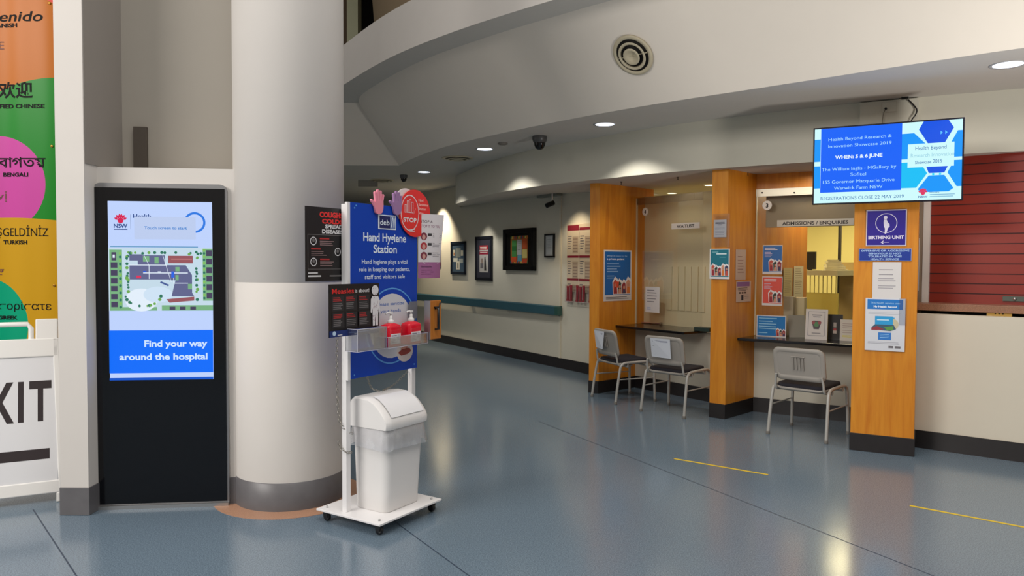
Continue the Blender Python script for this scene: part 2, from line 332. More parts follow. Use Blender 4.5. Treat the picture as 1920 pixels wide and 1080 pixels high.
# enquiry room behind the glass
YEL = mat('yellow_room_paint', (214, 200, 132), 0.8, var=0.02); INC = mat('office_ceiling', (212, 206, 190), 0.8)
RB = Plane((1.2, 12.9), (7.4, 9.3)); mb = MB(); mb.pbox(RB, 0, RB.L, 0, 2.6, -0.1, 0, YEL); struct('wall_office_back', mb)
mb = MB(); flat(mb, [(1.65, 9.75), (2.3, 10.6), (4.5, 11.5), (9, 10), (9, 13.2), (1.0, 13.2)], 2.484, INC); struct('ceiling', mb)
# shutter counter wall
sA = onz(1700, 836, 0); sB = onz(1917, 866.7, 0); SW = Plane(sA.xy, (sA + (sB - sA).normalized() * 3.2).xy)
mb = MB(); mb.pbox(SW, -0.05, SW.L, 0, 1.135, -0.12, 0, mat('counter_front_paint', (214, 206, 188), 0.6, var=0.02)); struct('wall_right', mb)
mb = MB(); mb.pbox(SW, 0, SW.L, 0, 0.15, 0, 0.012, SKIRT); struct('baseboard_right', mb)
mb = MB(); mb.pbox(SW, SW.L, SW.L + 0.1, 0, Z1, -4.0, 0, WALLW); struct('wall_right_end', mb)
# ---------------- left side
LS = Plane((-2.745, 4.508), (-2.577, 4.530))
mb = MB(); mb.box((-2.662, 4.76, 3.0), (0.170, 0.50, 6.0), WALL); struct('wall_left_pier', mb)
mb = MB(); mb.box((-2.662, 4.66, 0.085), (0.182, 0.312, 0.17), SKIRTG); struct('baseboard_left_pier', mb, bevel=0.003)
PW = Plane((-2.577, 4.650), (-1.40, 4.787))
mb = MB(); mb.pbox(PW, 0, PW.L, 0, 2.135, -0.22, 0, WALL); struct('wall_left_panel', mb)
mb = MB(); mb.pbox(PW, 0, PW.L, 0, 0.17, 0, 0.006, SKIRTG); struct('baseboard_left', mb)
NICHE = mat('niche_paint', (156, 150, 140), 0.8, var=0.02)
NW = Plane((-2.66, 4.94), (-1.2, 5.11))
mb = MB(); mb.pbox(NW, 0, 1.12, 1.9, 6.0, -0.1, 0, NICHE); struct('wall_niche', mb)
mb = MB(); mb.box((-2.574, 4.74, 4.07), (0.006, 0.44, 3.86), mat('niche_side_shade', (138, 132, 126), 0.8, var=0.02)); struct('wall_niche_side', mb)  # thin sheet over the pier's face, its shade put into a darker colour
mb = MB(); mb.box((-4.9, 5.55, 3.0), (4.6, 0.16, 6.0), WALL); struct('wall_left', mb)
# ---------------------------------------------------------------- column, floor ring, niche post
CC = Vector((-1.466, 4.93, 0))
t = thing('column', 'thick round off-white column beside the touch screen', 'column', CC)
mb = MB(); mb.lathe(CC, [(0.349, 0.17), (0.349, 1.418), (0.347, 1.42), (0.347, 1.424), (0.349, 1.426), (0.349, 6.4)], WALL, 96, caps=False); mb.build('shaft', t)
mb = MB(); mb.lathe(CC, [(0.354, 0), (0.354, 0.175), (0.349, 0.178)], SKIRTG, 96, caps=False); mb.build('skirting_band', t)
gran = mat('brown_granite', (176, 134, 108), 0.35, var=0.5, scale=160)
mb = MB(); mb.lathe(CC, [(0.0, 0.002), (0.485, 0.002), (0.485, -0.01)], gran, 96, smooth=False, caps=False); struct('trim_3', mb)
u0, u1, zt, zb = NW.box(253, 239, 278, 312)
mb = MB(); mb.pbox(NW, u0, u1, 2.0, zt, 0.0, 0.03, mat('dark_bronze', (74, 66, 58), 0.5)); tag(mb.build('upright_panel', bevel=0.002), 'narrow dark brown upright panel in the niche above the touch screen', 'panel')
# ---------------------------------------------------------------- touch screen kiosk
KP = Plane((-2.589, 4.619), (-1.797, 4.711)); KW = KP.L; KH = 2.035
t = thing('touch_screen_kiosk', 'tall black freestanding touch screen showing the hospital map', 'kiosk', KP.pt(KW / 2, 0))
def on_plane(P, pts, n): return [P.pt(u, z, n) for u, z in pts]
outer = [(0.0, 0.02), (KW, 0.02)] + [(KW - .045 + .045 * math.cos(a), KH - .045 + .045 * math.sin(a)) for a in [math.pi / 2 * k / 6 for k in range(7)]] + [(.045 - .045 * math.sin(a), KH - .045 + .045 * math.cos(a)) for a in [math.pi / 2 * k / 6 for k in range(7)]]
mb = MB(); mb.prism(on_plane(KP, outer, -0.03), KP.N * 0.028, mat('silver_casing', (150, 150, 152), 0.35, 0.6)); mb.build('casing', t)
mb = MB(); mb.pbox(KP, 0.012, KW - 0.012, 0.03, KH - 0.028, -0.002, 0.003, mat('black_glass', (3, 4, 9), 0.12, var=0.0)); mb.build('front_glass', t)
mb = MB(); mb.pbox(KP, 0.0, KW, 0.0, 0.022, -0.03, 0.02, STEEL); mb.build('base_plate', t)
S = psheet(KP, 204, 378, 399, 712, glow((190, 210, 252)), 0.0045, 0.001); S.dl = 0.00004
g = glow; wsp = g((214, 228, 255)); nav = g((20, 60, 130))
waratah(S, 12, 10.8, 7, g((214, 26, 78))); S.text(12, 14.8, 'NSW', 2.3, nav, bold=0.03, width=13); S.rect(5.5, 15.5, 18.5, 15.9, nav); S.rect(21.4, 7.3, 21.8, 15.6, g((130, 150, 190)))
S.text(24, 9.2, 'Health', 2.2, nav, 'l', 0.02, 17); S.ring(83, 11.5, 10.5, 2.2, g((40, 120, 226)), a0=-150, a1=90)
S.rect(25, 8.5, 84, 21, g((188, 204, 238))); S.text(55, 15.5, 'Touch screen to start', 1.7, g((60, 130, 206)), bold=0.02, width=41)
S.rect(2, 25, 86, 25.5, g((92, 150, 190)))
# map of the site
S.rect(0, 25.8, 100, 61, g((196, 218, 232))); gr = g((120, 176, 128)); dg_ = g((44, 116, 92)); bl = g((96, 100, 140)); rd = g((150, 84, 92)); dk = g((70, 64, 92)); wt = g((226, 238, 250))
S.rect(1, 27, 13, 60.5, gr); S.rect(90.5, 26.2, 100, 55.5, gr); S.rect(50.5, 58, 100, 61, gr); S.rect(1, 59, 46, 61, gr)
for y in range(6):
    S.rect(2.2, 34 + y * 4.4, 8.5, 37 + y * 4.4, dk); S.rect(94, 27 + y * 4.8, 99.6, 30.3 + y * 4.8, dk)
S.rect(3, 28.4, 7.5, 33, dk); S.rect(4.2, 29.8, 6.2, 31.5, wt)
for x in (58, 68, 78): S.rect(x, 58.8, x + 5.5, 60.6, dk)
S.ell(31, 55, 15.5, wt, 6.4); S.ell(47, 52, 14, g((206, 226, 244)), 4.5)
S.rect(20, 29.5, 32, 33, bl); S.rect(28, 30, 54, 36, bl); S.rect(20, 35.5, 58, 43.5, bl); S.poly([(58, 35.5), (74, 35.5), (80, 41), (80, 51), (82, 53), (60, 53), (64, 44), (58, 44)], bl)
S.rect(57, 30.2, 81, 34.4, rd); S.rect(60, 31.8, 80, 32.4, g((186, 120, 120))); S.poly([(55, 54.6), (82, 53.2), (82, 55.4), (58, 56.6)], rd)
for q in ((33, 30.5, 39, 33.6), (44, 31, 48, 34.5), (64, 36.5, 68, 39), (64, 41, 67, 44), (76, 46, 80, 49)): S.rect(*q, gr)
for q in ((20, 35.3, 56, 35.7), (33, 39.6, 76, 40.1), (38.4, 35.5, 39, 43.2), (62, 40, 62.6, 45.6), (62, 45.4, 76, 45.8), (47, 39, 50, 39.5)): S.rect(*q, wt)
S.line(34, 30, 39, 36, 0.004, wt); S.line(52, 30, 60, 45, 0.004, wt); S.rect(33, 38.8, 36, 39.5, g((30, 90, 220))); S.rect(60, 39, 63, 42.5, g((40, 100, 226)))
S.rect(26.5, 41.4, 31, 42.8, g((220, 50, 90))); S.poly([(50, 44.5), (58, 46.5), (57, 47.4), (49, 45.3)], g((70, 90, 150)))
for k in range(58):
    e = k % 4
    if e == 0: x, y = 14.5 + 75 * random.random(), 28.4 + random.random()
    elif e == 1: x, y = 17.5 + random.random() * 1.5, 29 + 26 * random.random()
    elif e == 2: x, y = 84 + random.random() * 1.5, 28 + 27 * random.random()
    else:
        a = random.random() * 3.1; x, y = 33 + 17 * math.cos(a), 52.5 + 6 * math.sin(a)
    S.ell(x, y, 1.1 + random.random() * 0.7, dg_ if k % 3 else g((110, 170, 80)), n=8)
for k in range(16): S.ell(11.5, 29 + k * 2, 1.4, dg_ if k % 2 else g((130, 190, 90)), n=8); S.ell(92, 27 + k * 1.8, 1.3, dg_ if k % 2 else g((130, 190, 90)), n=8)
S.rect(0, 72, 100, 96, g((0, 108, 250))); S.rect(0, 98.6, 100, 100, g((10, 84, 200)))
S.text(94.5, 81.2, 'Find your way', 3.7, g((206, 228, 255)), 'r', 0.03, 61); S.text(94.5, 88.6, 'around the hospital', 3.7, g((206, 228, 255)), 'r', 0.03, 85)
S.build('screen', t)
# ---------------------------------------------------------------- welcome banner
def banner():
    D = 5.30; sc = F / D
    def X(px): return (px - 960) / sc
    def Zp(py, px=50): return onz_at(px, py, D)
    x1 = X(107); x0 = x1 - 0.98; zt = 4.1; zb = 0.62
    m = bpy.data.materials.new('printed_banner'); m.use_nodes = True; nt = m.node_tree; b = nt.nodes['Principled BSDF']; L = nt.links.new
    b.inputs['Roughness'].default_value = 0.35; b.inputs['Specular IOR Level'].default_value = 0.15
    ge = nt.nodes.new('ShaderNodeTexCoord'); cur = None
    def circ(px, py, r, c, prev):
        cx, cz = X(px), Zp(py); vm = nt.nodes.new('ShaderNodeVectorMath'); vm.operation = 'DISTANCE'; mp = nt.nodes.new('ShaderNodeVectorMath'); mp.operation = 'MULTIPLY'; mp.inputs[1].default_value = (1, 0, 1)
        L(ge.outputs['Object'], mp.inputs[0]); L(mp.outputs[0], vm.inputs[0]); vm.inputs[1].default_value = (cx - (x0 + x1) / 2, 0, cz - zb)
        lt = nt.nodes.new('ShaderNodeMath'); lt.operation = 'LESS_THAN'; lt.inputs[1].default_value = r / sc; L(vm.outputs['Value'], lt.inputs[0])
        mx = nt.nodes.new('ShaderNodeMix'); mx.data_type = 'RGBA'; L(lt.outputs[0], mx.inputs[0])
        if isinstance(prev, tuple): mx.inputs[6].default_value = prev
        else: L(prev, mx.inputs[6])
        mx.inputs[7].default_value = rgb(c); return mx.outputs[2]
    cur = rgb((178, 98, 5))
    for px, py, r, c in ((125, -45, 52, (214, 80, 70)), (120, 420, 272, (24, 124, 34)), (0, 345, 89, (190, 70, 150)), (20, 1200, 803, (190, 144, 24)), (-40, 610, 92, (0, 150, 112))): cur = circ(px, py, r, c, cur)
    L(cur, b.inputs['Base Color'])
    def wav(x): return 0.007 * math.sin((x - x0) * 13) + 0.002 * math.sin((x - x0) * 31 + 1)
    root = thing('welcome_banner', 'tall colourful hanging banner with greetings in many languages', 'banner', ((x0 + x1) / 2, D, zb))
    mb = MB(); nx, nz = 60, 30; G = [[Vector((x0 + (x1 - x0) * i / nx, D + wav(x0 + (x1 - x0) * i / nx), zb + (zt - zb) * j / nz)) for i in range(nx + 1)] for j in range(nz + 1)]
    mb.grid(G, m); mb.grid([[p + Vector((0, 0.003, 0)) for p in r] for r in G], m)
    cloth_mb = mb
    for o in []:
        o.location = Vector((0, 0, 0)); c = wloc(root)
        # keep object space at the banner base so the printed pattern stays put
        me = o.data; ctr = Vector(((x0 + x1) / 2, sum(v.y for v in (G[0][0], G[0][-1])) / 2, 0))
        off = Vector(((min(p.x for r in G for p in r) + max(p.x for r in G for p in r)) / 2, 0, 0))
        for v, src in zip(me.vertices, [p for r in G for p in r] + [p + Vector((0, 0.003, 0)) for r in G for p in r]): v.co = src - c
    S = Sheet((x0, D, zt), Vector((1, 0, 0)), Vector((0, -1, 0)), x1 - x0, zt - zb, None); W = x1 - x0; Hh = zt - zb
    blk = mat('banner_print', (6, 5, 6), 0.6, var=0.0, spec=0.15); mar = ink((92, 36, 30))
    def put(px, py, txt, cap, al, bold, wpx, mt=blk, sk=0.0): S.n = 0.004; S.text((X(px) - x0) / W * 100, (zt - Zp(py, px)) / Hh * 100, txt, cap / sc / Hh * 100, mt, al, bold, wpx / sc / W * 100, sk)
    put(88, 40, 'Bienvenido', 19, 'r', 0.012, 165, blk, 0.25); put(41, 51, 'SPANISH', 7.5, 'r', 0.04, 56)
    put(14, 92, 'HAERE MAI TE', 15, 'r', 0.0, 150, mar); put(68, 181, '欢迎', 23, 'r', 0.02, 66); put(90, 203, 'SIMPLIFIED CHINESE', 7.5, 'r', 0.04, 125)
    put(90, 314, 'বাগতম', 20, 'r', 0.01, 92); put(57, 331, 'BENGALI', 7.5, 'r', 0.04, 49)
    put(14, 374, 'Chào quý vị', 15, 'r', 0.0, 140, mar); put(93, 443, 'HOŞGELDİNİZ', 16, 'r', 0.0, 128); put(53, 458, 'TURKISH', 7.5, 'r', 0.04, 47)
    put(6, 513, 'Maligayang pagdating', 13, 'r', 0.02, 190, mar); put(96, 581, 'Καλωσορίσατε', 15, 'r', 0.0, 165); put(31, 599, 'GREEK', 7, 'r', 0.04, 37)
    for v in S.b.v: v.y = D + wav(v.x) - 0.0015
    for vi, f_ in enumerate(S.b.f): cloth_mb.add([S.b.v[i] for i in f_], [tuple(range(len(f_)))], S.b.mats[S.b.m[vi]])
    o = cloth_mb.build('cloth', root); o.location = Vector((0, 0, 0)); cc = wloc(root)
    for v, src in zip(o.data.vertices, cloth_mb.v): v.co = src - cc
    for py in (6, 274, 535):
        mb = MB(); c = Vector((x1 - 0.02, D + wav(x1 - .02) - 0.002, Zp(py))); mb.lathe(c, [(0.004, 0.0), (0.009, 0.0), (0.009, 0.003), (0.004, 0.003)], mat('brass_eyelet', (190, 140, 60), 0.35, 0.8), 14, X=Vector((1, 0, 0)), Y=Z, A=Vector((0, -1, 0)), caps=False)
        mb.build('eyelet', root)
    mb = MB(); mb.tube([(x0 - .02, D - .004, zt), (x1 + .02, D - .004, zt)], 0.012, STEEL); mb.build('top_rod', root)
def onz_at(px, py, D):
    r = ray(px, py); return (CP + r * (D / r.y)).z
banner()
# ---------------------------------------------------------------- A-frame EXIT sign
def aframe():
    A = Vector((-3.175, 4.63, 0)); B = Vector((-2.885, 4.785, 0)); U = (B - A).normalized(); N = U.cross(Z); R = B; Wd = 0.62
    L0 = R - U * Wd; lean = (-N * 0.20 + Z * 1.0).normalized(); VV = -lean; Ht = 1.06; Nn = U.cross(lean).normalized()
    root = thing('a_frame_sign', 'white plastic A-frame sign reading EXIT standing by the banner', 'sign', (L0 + R) / 2 - N * 0.2)
    Wh = mat('ivory_plastic', (232, 230, 226), 0.4, var=0.01)
    def q(u, v, n=0.0): return L0 + U * u + lean * v + Nn * n     # leaning front panel
    def sl(mb, u0, u1, v0, v1, n0, n1, m, t0=0.0, t1=0.0):
        vs = [q(u, v, n) for u, v in ((u0, v0), (u1, v0), (u1 - t1, v1), (u0 + t0, v1)) for n in (n0, n1)]
        mb.add(vs, [(0, 2, 4, 6), (1, 7, 5, 3), (0, 1, 3, 2), (2, 3, 5, 4), (4, 5, 7, 6), (6, 7, 1, 0)], m)
    tp = 0.035
    mb = MB(); sl(mb, 0, .035, .02, Ht - .0, -.03, .012, Wh, tp, -tp); sl(mb, Wd - .035, Wd, .02, Ht, -.03, .012, Wh, -tp, tp); sl(mb, 0, Wd, .06, .14, -.03, .011, Wh); sl(mb, tp, Wd - tp, Ht - .12, Ht, -.03, .012, Wh)
    sl(mb, 0, .05, 0, .06, -.03, .012, Wh); sl(mb, Wd - .05, Wd, 0, .06, -.03, .012, Wh)
    sl(mb, tp + .01, tp + .13, Ht - .02, Ht + .13, -.035, .008, Wh); sl(mb, Wd - tp - .13, Wd - tp - .005, Ht - .02, Ht + .13, -.035, .008, Wh); mb.build('front_frame', root, bevel=0.006)
    mb = MB(); c = Wd / 2; mb.tube([q(c - .12, Ht - .02, -.01), q(c - .12, Ht + .07, -.01), q(c - .10, Ht + .10, -.01), q(c + .10, Ht + .10, -.01), q(c + .12, Ht + .07, -.01), q(c + .12, Ht - .02, -.01)], 0.016, Wh); mb.build('handle', root)
    S = Sheet(q(tp * .9, Ht - .10, .004), U, Nn, Wd - tp * 1.8, Ht - .23, mat('sign_face', (222, 222, 224), 0.45, var=0.0), 0.006, VV)
    bk = ink((44, 34, 36)); nv = ink((60, 68, 96)); S.frame(1, .5, 99, 99.5, 0.8, nv)
    S.text(50, 51.5, 'EXIT', 31, bk, bold=0.03, width=84, sp=1.25); S.rect(9, 74, 90, 82, bk); S.build('sign_panel', root)
    mb = MB()
    r0 = L0 - N * 0.46; top = q(0, Ht, -.035)
    for s_ in (0, 1):
        b0 = r0 + U * (s_ * (Wd - .04)); t0 = q(tp + s_ * (Wd - 2 * tp - .04), Ht - .01, -.06); mb.prism([b0, b0 + U * .04, t0 + U * .04, t0], N * 0.03, Wh)
    b0 = r0; mb.prism([r0 + Z * .12 + U * .02, r0 + Z * .12 + U * (Wd - .02), q(Wd - .06, Ht - .08, -.07), q(.06, Ht - .08, -.07)], N * 0.006, Wh)
    mb.build('rear_frame', root, bevel=0.004)
    mb = MB(); mb.tube([q(Wd - tp - .10, Ht + .10, -.04), q(Wd - tp - .03, Ht + .10, -.04)], 0.01, Wh); mb.build('hinge', root)
aframe()
# ---------------------------------------------------------------- hand hygiene station
BO = Vector((-0.955, 4.36, 0)); BU = Vector((0.5408, 0.8412, 0)); BP = Plane(BO.xy, (BO + BU * 0.6).xy); BN = BP.N; UV_ = -BN
FU = BN                                                    # plate edges run along BU and BN
pc = [onz(*p, 0.078) for p in ((589, 955), (712, 984), (826, 935))]
e1 = (pc[1] - pc[0]).dot(BN); e2 = (pc[2] - pc[1]).dot(BU)
F0 = Vector((pc[1].x, pc[1].y, 0))                         # plate corner nearest the camera
def SP(a, b, z): return F0 - BN * a + BU * b + Z * z       # a: away from the viewer's side, b: along the board
t = thing('hand_hygiene_station', 'white wheeled stand holding the blue Hand Hygiene Station board', 'stand', F0 - BN * .25 + BU * .27)
ww = mat('white_powder_coat', (228, 226, 226), 0.35, var=0.01); PA, PB = 0.51, 0.56
mb = MB(); mb.prism([SP(0, 0, .066), SP(0, PB, .066), SP(PA, PB, .066), SP(PA, 0, .066)], Z * 0.012, ww); mb.build('base_plate', t, bevel=0.002)
for a, b in ((.045, .045), (.045, PB - .045), (PA - .045, .045), (PA - .045, PB - .045)):
    mb = MB(); c = SP(a, b, .026); ax = BU
    mb.lathe(c - BN * 0 - ax * .011, [(0.0, 0), (.020, 0), (.025, .003), (.025, .019), (.020, .022), (0, .022)], BLACK, 24, X=BN, Y=Z, A=ax)
    w = mb.build('caster', t); mb = MB(); mb.prism([SP(a - .02, b - .016, .045), SP(a - .02, b + .016, .045), SP(a + .02, b + .016, .045), SP(a + .02, b - .016, .045)], Z * .021, BLACK)
    for s_ in (-.015, .0125): mb.prism([c + ax * s_ + BN * .015 - Z * .005, c + ax * s_ - BN * .015 - Z * .005, c + ax * s_ - BN * .02 + Z * .025, c + ax * s_ + BN * .02 + Z * .025], ax * .0025, BLACK)
    mb.build('caster_fork', w)
    mb = MB(); mb.lathe(SP(a, b, .078), [(.007, 0), (.007, .008), (.003, .012), (.001, .012)], STEEL, 10); mb.build('bolt', t)
for u in (-0.018, 0.60 - 0.03):
    mb = MB(); mb.pbox(BP, u, u + .036, .078, 1.89 if u < 0 else 1.80, -.040, -.004, ww); mb.build('post', t, bevel=0.002)
blue = mat('blue_board', (0, 64, 176), 0.35, var=0.02, spec=0.3)
mb = MB(); mb.pbox(BP, -0.022, 0.0, .86, 1.90, -.006, .014, ww); mb.build('edge_strip', t)
S = Sheet(BP.pt(0, 1.90, .014), BP.U, BP.N, .60, 1.035, blue, 0.018)
wi = ink((226, 236, 246)); S.text(50, 21.4, 'Hand Hygiene', 5.0, wi, bold=0.02, width=64); S.text(50, 28.2, 'Station', 4.9, wi, bold=0.02, width=35)
for k, (s_, w_) in enumerate((('Hand hygiene plays a vital', 68), ('role in keeping our patients,', 76), ('staff and visitors safe', 60))): S.text(50, 34.6 + k * 4.4, s_, 2.5, wi, bold=0.008, width=w_)
lg = ink((90, 160, 226)); S.ring(60, 72, 39, 1.4, lg, ry=23); S.ell(60, 72, 33, ink((206, 206, 212)), 19.5); S.text(58, 59.5, 'Please sanitize', 2.0, ink((40, 90, 170)), bold=0.01, width=42); S.text(58, 63.8, 'your hands', 2.0, ink((40, 90, 170)), bold=0.01, width=31)
S.ell(80, 88.5, 13, ink((214, 202, 196)), 6.5); S.poly([(69, 89), (78, 86), (88, 87), (90, 89), (84, 90.5), (74, 91)], ink((150, 60, 50))); S.poly([(72, 87), (80, 84.5), (86, 85.5), (80, 87)], ink((214, 150, 130)))
for x, y in ((6, 3), (8, 1.6), (93, 3), (5, 98), (95, 97.5)): S.ell(x, y, .9, lg)
S.rect(39, 5.6, 66, 14.2, wi); S.rect(41, 6.2, 57, 13.6, ink((14, 24, 90))); S.text(49, 11.6, 'deb', 3.3, wi, bold=0.01, width=14)
S.rect(57, 6.2, 65, 13.6, ink((110, 130, 180)))
for x in (57.5, 61.2): S.line(x, 6.8, x + 1.6, 13, .007, wi); S.line(x + 1.6, 13, x + 3.4, 6.8, .007, wi)
S.build('board', t)
def put(P, px, py, off=0.0): return P.hit(px, py, off)
# measles poster and coughs poster
def letters_block(S, x0, x1, y0, y1, rows, m, t=1.0):
    for k in range(rows):
        y = y0 + (y1 - y0) * k / max(1, rows - 1); S.rect(x0, y, x1 - (x1 - x0) * random.random() * .3, y + t, m)
pk = mat('poster_black', (16, 13, 15), 0.35, var=0.0)
S = Sheet(BP.pt(-.188, 1.425, .034), BP.U, BP.N, .41, .30, pk, 0.002); rd_ = ink((226, 40, 38)); wh = ink((224, 222, 224)); gy = ink((110, 106, 106))
S.text(6, 18, 'Measles', 10, rd_, 'l', .015, 42); S.text(50, 17, 'is about!', 7.5, wh, 'l', .01, 29)
for k in range(6):
    x = 7 + (k % 3) * 25; y = 25 + (k // 3) * 32; S.rect(x - 1, y - 3, x + 22, y + 26, ink((36, 34, 36))); letters_block(S, x + 1, x + 19, y, y + 6, 3, ink((170, 40, 40)), 1.6); letters_block(S, x + 1, x + 20, y + 11, y + 21, 4, gy, 1.6)
S.rect(0, 88, 100, 100, ink((18, 44, 110))); S.ell(9, 93, 3.2, ink((190, 214, 236))); S.rect(15, 96, 24, 97.5, wh); S.rect(36, 93.5, 78, 94.8, ink((120, 150, 200))); S.rect(80, 90.5, 97, 92.5, wh)
S.ell(90, 14, 7.2, wh, 10); S.poly([(84, 26), (96, 26), (99, 32), (100, 58), (97.5, 60), (96.5, 50), (96, 85), (91.5, 85), (90.5, 62), (89.5, 85), (85, 85), (84.5, 50), (83, 60), (80.5, 58), (81, 32)], wh)
for k in range(40): S.ell(84.5 + random.random() * 11, 9 + random.random() * 70, .55, ink((150, 110, 130)), n=6)
tag(S.build('measles_poster'), 'black landscape poster headed Measles is about, on the blue board', 'poster')
S = Sheet(BP.pt(-.285, 1.862, -.046), BP.U, BP.N, .297, .42, pk, 0.002)
S.text(96, 13, 'COUGHS', 7, rd_, 'r', .05, 60); S.text(96, 21.5, 'COLDS', 6, rd_, 'r', .05, 54); S.text(96, 28, 'SPREAD', 5.2, wh, 'r', .04, 46); S.text(96, 35, 'DISEASES', 5.2, wh, 'r', .04, 54)
S.frame(6, 37, 97, 84, 1, gy)
for k in range(3):
    y = 46 + k * 14; x = 20 if k != 1 else 82; S.ring(x, y, 8, 1.5, wh); S.ell(x, y - 1, 3.4, gy); x0 = 36 if k != 1 else 14; S.rect(x0, y - 4.5, x0 + 24, y - 2.6, ink((180, 40, 40))); letters_block(S, x0, x0 + 42, y - .5, y + 4.5, 3, ink((150, 120, 120)), .9)
S.rect(6, 88, 30, 89.5, wh); S.rect(6, 92, 38, 94, wh); S.rect(60, 92, 95, 94, gy)
tag(S.build('cough_poster'), 'black portrait poster about coughs and diseases, left of the blue board', 'poster')
# STOP disc and its backing
def disc(cu, cz, r, off, m, thick=.004, n=48): return [BP.pt(cu + r * math.cos(2 * math.pi * k / n), cz + r * math.sin(2 * math.pi * k / n), off) for k in range(n)]
cu, cz = put(BP, 779, 400, .03); R_ = .152
root = thing('stop_disc', 'red round STOP sign with a raised hand on the board corner', 'sign', BP.pt(cu, cz - R_, .03))
mb = MB(); mb.prism(disc(cu, cz, R_, .022, None), BN * .006, mat('red_disc', (228, 46, 36), 0.35, var=0.01)); mb.build('disc', root)
mb = MB(); mb.prism(disc(cu - .075, cz + .045, R_ * .72, .012, None), BN * .004, mat('pale_disc', (226, 214, 214), 0.4)); mb.build('backing_disc', root)
S = Sheet(BP.pt(cu - R_, cz + R_, .0285), BP.U, BP.N, 2 * R_, 2 * R_, None)
S.ring(33, 50, 29, 1.6, wh, ry=38); S.text(33, 69, 'STOP', 9, wh, bold=.03, width=42)
for k, (x, y) in enumerate(((19, 33), (26, 25), (33, 22), (40, 27))): S.frame(x - 3, y, x + 3, 50, 1.0, wh)
S.line(44, 52, 50, 40, .006, wh)
for k, s_ in enumerate(('Hand', 'Sanitizing', 'Station', 'Stop')): S.text(60, 24 + k * 9, s_, 5.5, ink((250, 190, 180)), 'l', .02, (16, 32, 24, 16)[k])
letters_block(S, 30, 48, 84, 88, 2, wh, 1.2); S.build('printed_face', root)
# foam hands
def hand_outline(s, flip=1):
    P = [(-.30, -.50), (-.36, -.30), (-.40, -.12)]
    P += [(-.52, .05), (-.66, .16), (-.72, .24), (-.66, .31), (-.56, .28), (-.40, .14), (-.34, .10)]      # thumb leaves the side of the palm
    def finger(x, w, base, tip, lean=0.0):
        q = []
        for k in range(7):
            a = math.pi - math.pi * k / 6; q.append((x + lean + w * math.cos(a), tip - w + w * math.sin(a)))
        return [(x - w, base)] + q + [(x + w, base)]
    P += finger(-.26, .085, .26, .80, -.06) + finger(-.07, .088, .30, .94, -.015) + finger(.12, .085, .30, .88, .03) + finger(.29, .075, .22, .68, .09)
    P += [(.38, .0), (.36, -.22), (.28, -.46), (.12, -.56), (-.12, -.58)]
    return [(x * s * flip, y * s) for x, y in P]
def hand(px, py, c, label, flip=1, sc=.098):
    u, z = put(BP, px, py, .03)
    mb = MB(); o = [BP.pt(u + x, z + y, .018) for x, y in hand_outline(sc, flip)]; mb.prism(o, BN * .014, mat('foam', c, 0.8, bump=0.2, bscale=400))
    tag(mb.build('foam_hand', bevel=0.003), label, 'hand cut-out', 'foam hand cut-outs on the hygiene board')
hand(711, 384, (232, 140, 160), 'pink hand cut-out on the top edge of the blue board'); hand(745.5, 386, (156, 118, 162), 'purple hand cut-out on the top edge of the blue board')
# curled paper
S = Sheet(BP.pt(.605, 1.868, .020), BP.U, BP.N, .215, .42, mat('curled_paper', (214, 208, 210), 0.6, var=0.0), 0.001); S.b = MB()
pp = ink((214, 208, 210)); pv = ink((160, 96, 142)); dkr = ink((120, 40, 60))
for i in range(12):
    for j in range(20): S.b.add([S.raw(x, y, 0) for x, y in ((i * 100 / 12, j * 5), ((i + 1) * 100 / 12, j * 5), ((i + 1) * 100 / 12, j * 5 + 5), (i * 100 / 12, j * 5 + 5))], [(3, 2, 1, 0)], pv if j >= 15 else pp)
S.ell(52, 74, 36, pp, 6, n=16); S.text(8, 14, 'STOP A', 4.5, ink((80, 60, 70)), 'l', .01, 44); S.text(8, 21, 'STOP IT TO YOU', 4.2, ink((130, 60, 100)), 'l', .01, 76)
for k, y in enumerate((30, 45, 60)):
    S.ell(20, y + 5, 12, dkr if k != 1 else ink((170, 40, 50)), 6, n=14); S.ell(20, y + 6, 6, ink((200, 150, 140)), 4, n=10); S.rect(34, y, 50, y + 4, ink((50, 46, 50))); letters_block(S, 54, 94, y, y + 5, 3, ink((150, 146, 150)), .8)
S.text(10, 83, 'Someone', 2.4, ink((70, 30, 70)), 'l', .01, 40); letters_block(S, 10, 62, 87, 93, 3, ink((120, 60, 110)), .8)
for v in S.b.v:
    r_ = v - BP.pt(.605, 1.868, .02); uu = r_.dot(BU); tt = 1 - (-r_.z) / .42; k = uu / .215
    sh = math.sin(k * 2.2) * .03 + k * k * .035 * tt
    v += BN * sh - BU * (k * k * .018 + .015 * k * max(0, .55 - abs(tt - .45)))
c = [v + BN * -.0012 for v in S.b.v[:960]]
fs = [f[::-1] for f in S.b.f[:240]]; S.b.add(c, fs, pp)
tag(S.build('curled_poster'), 'curling white and purple paper poster at the right edge of the blue board', 'poster')
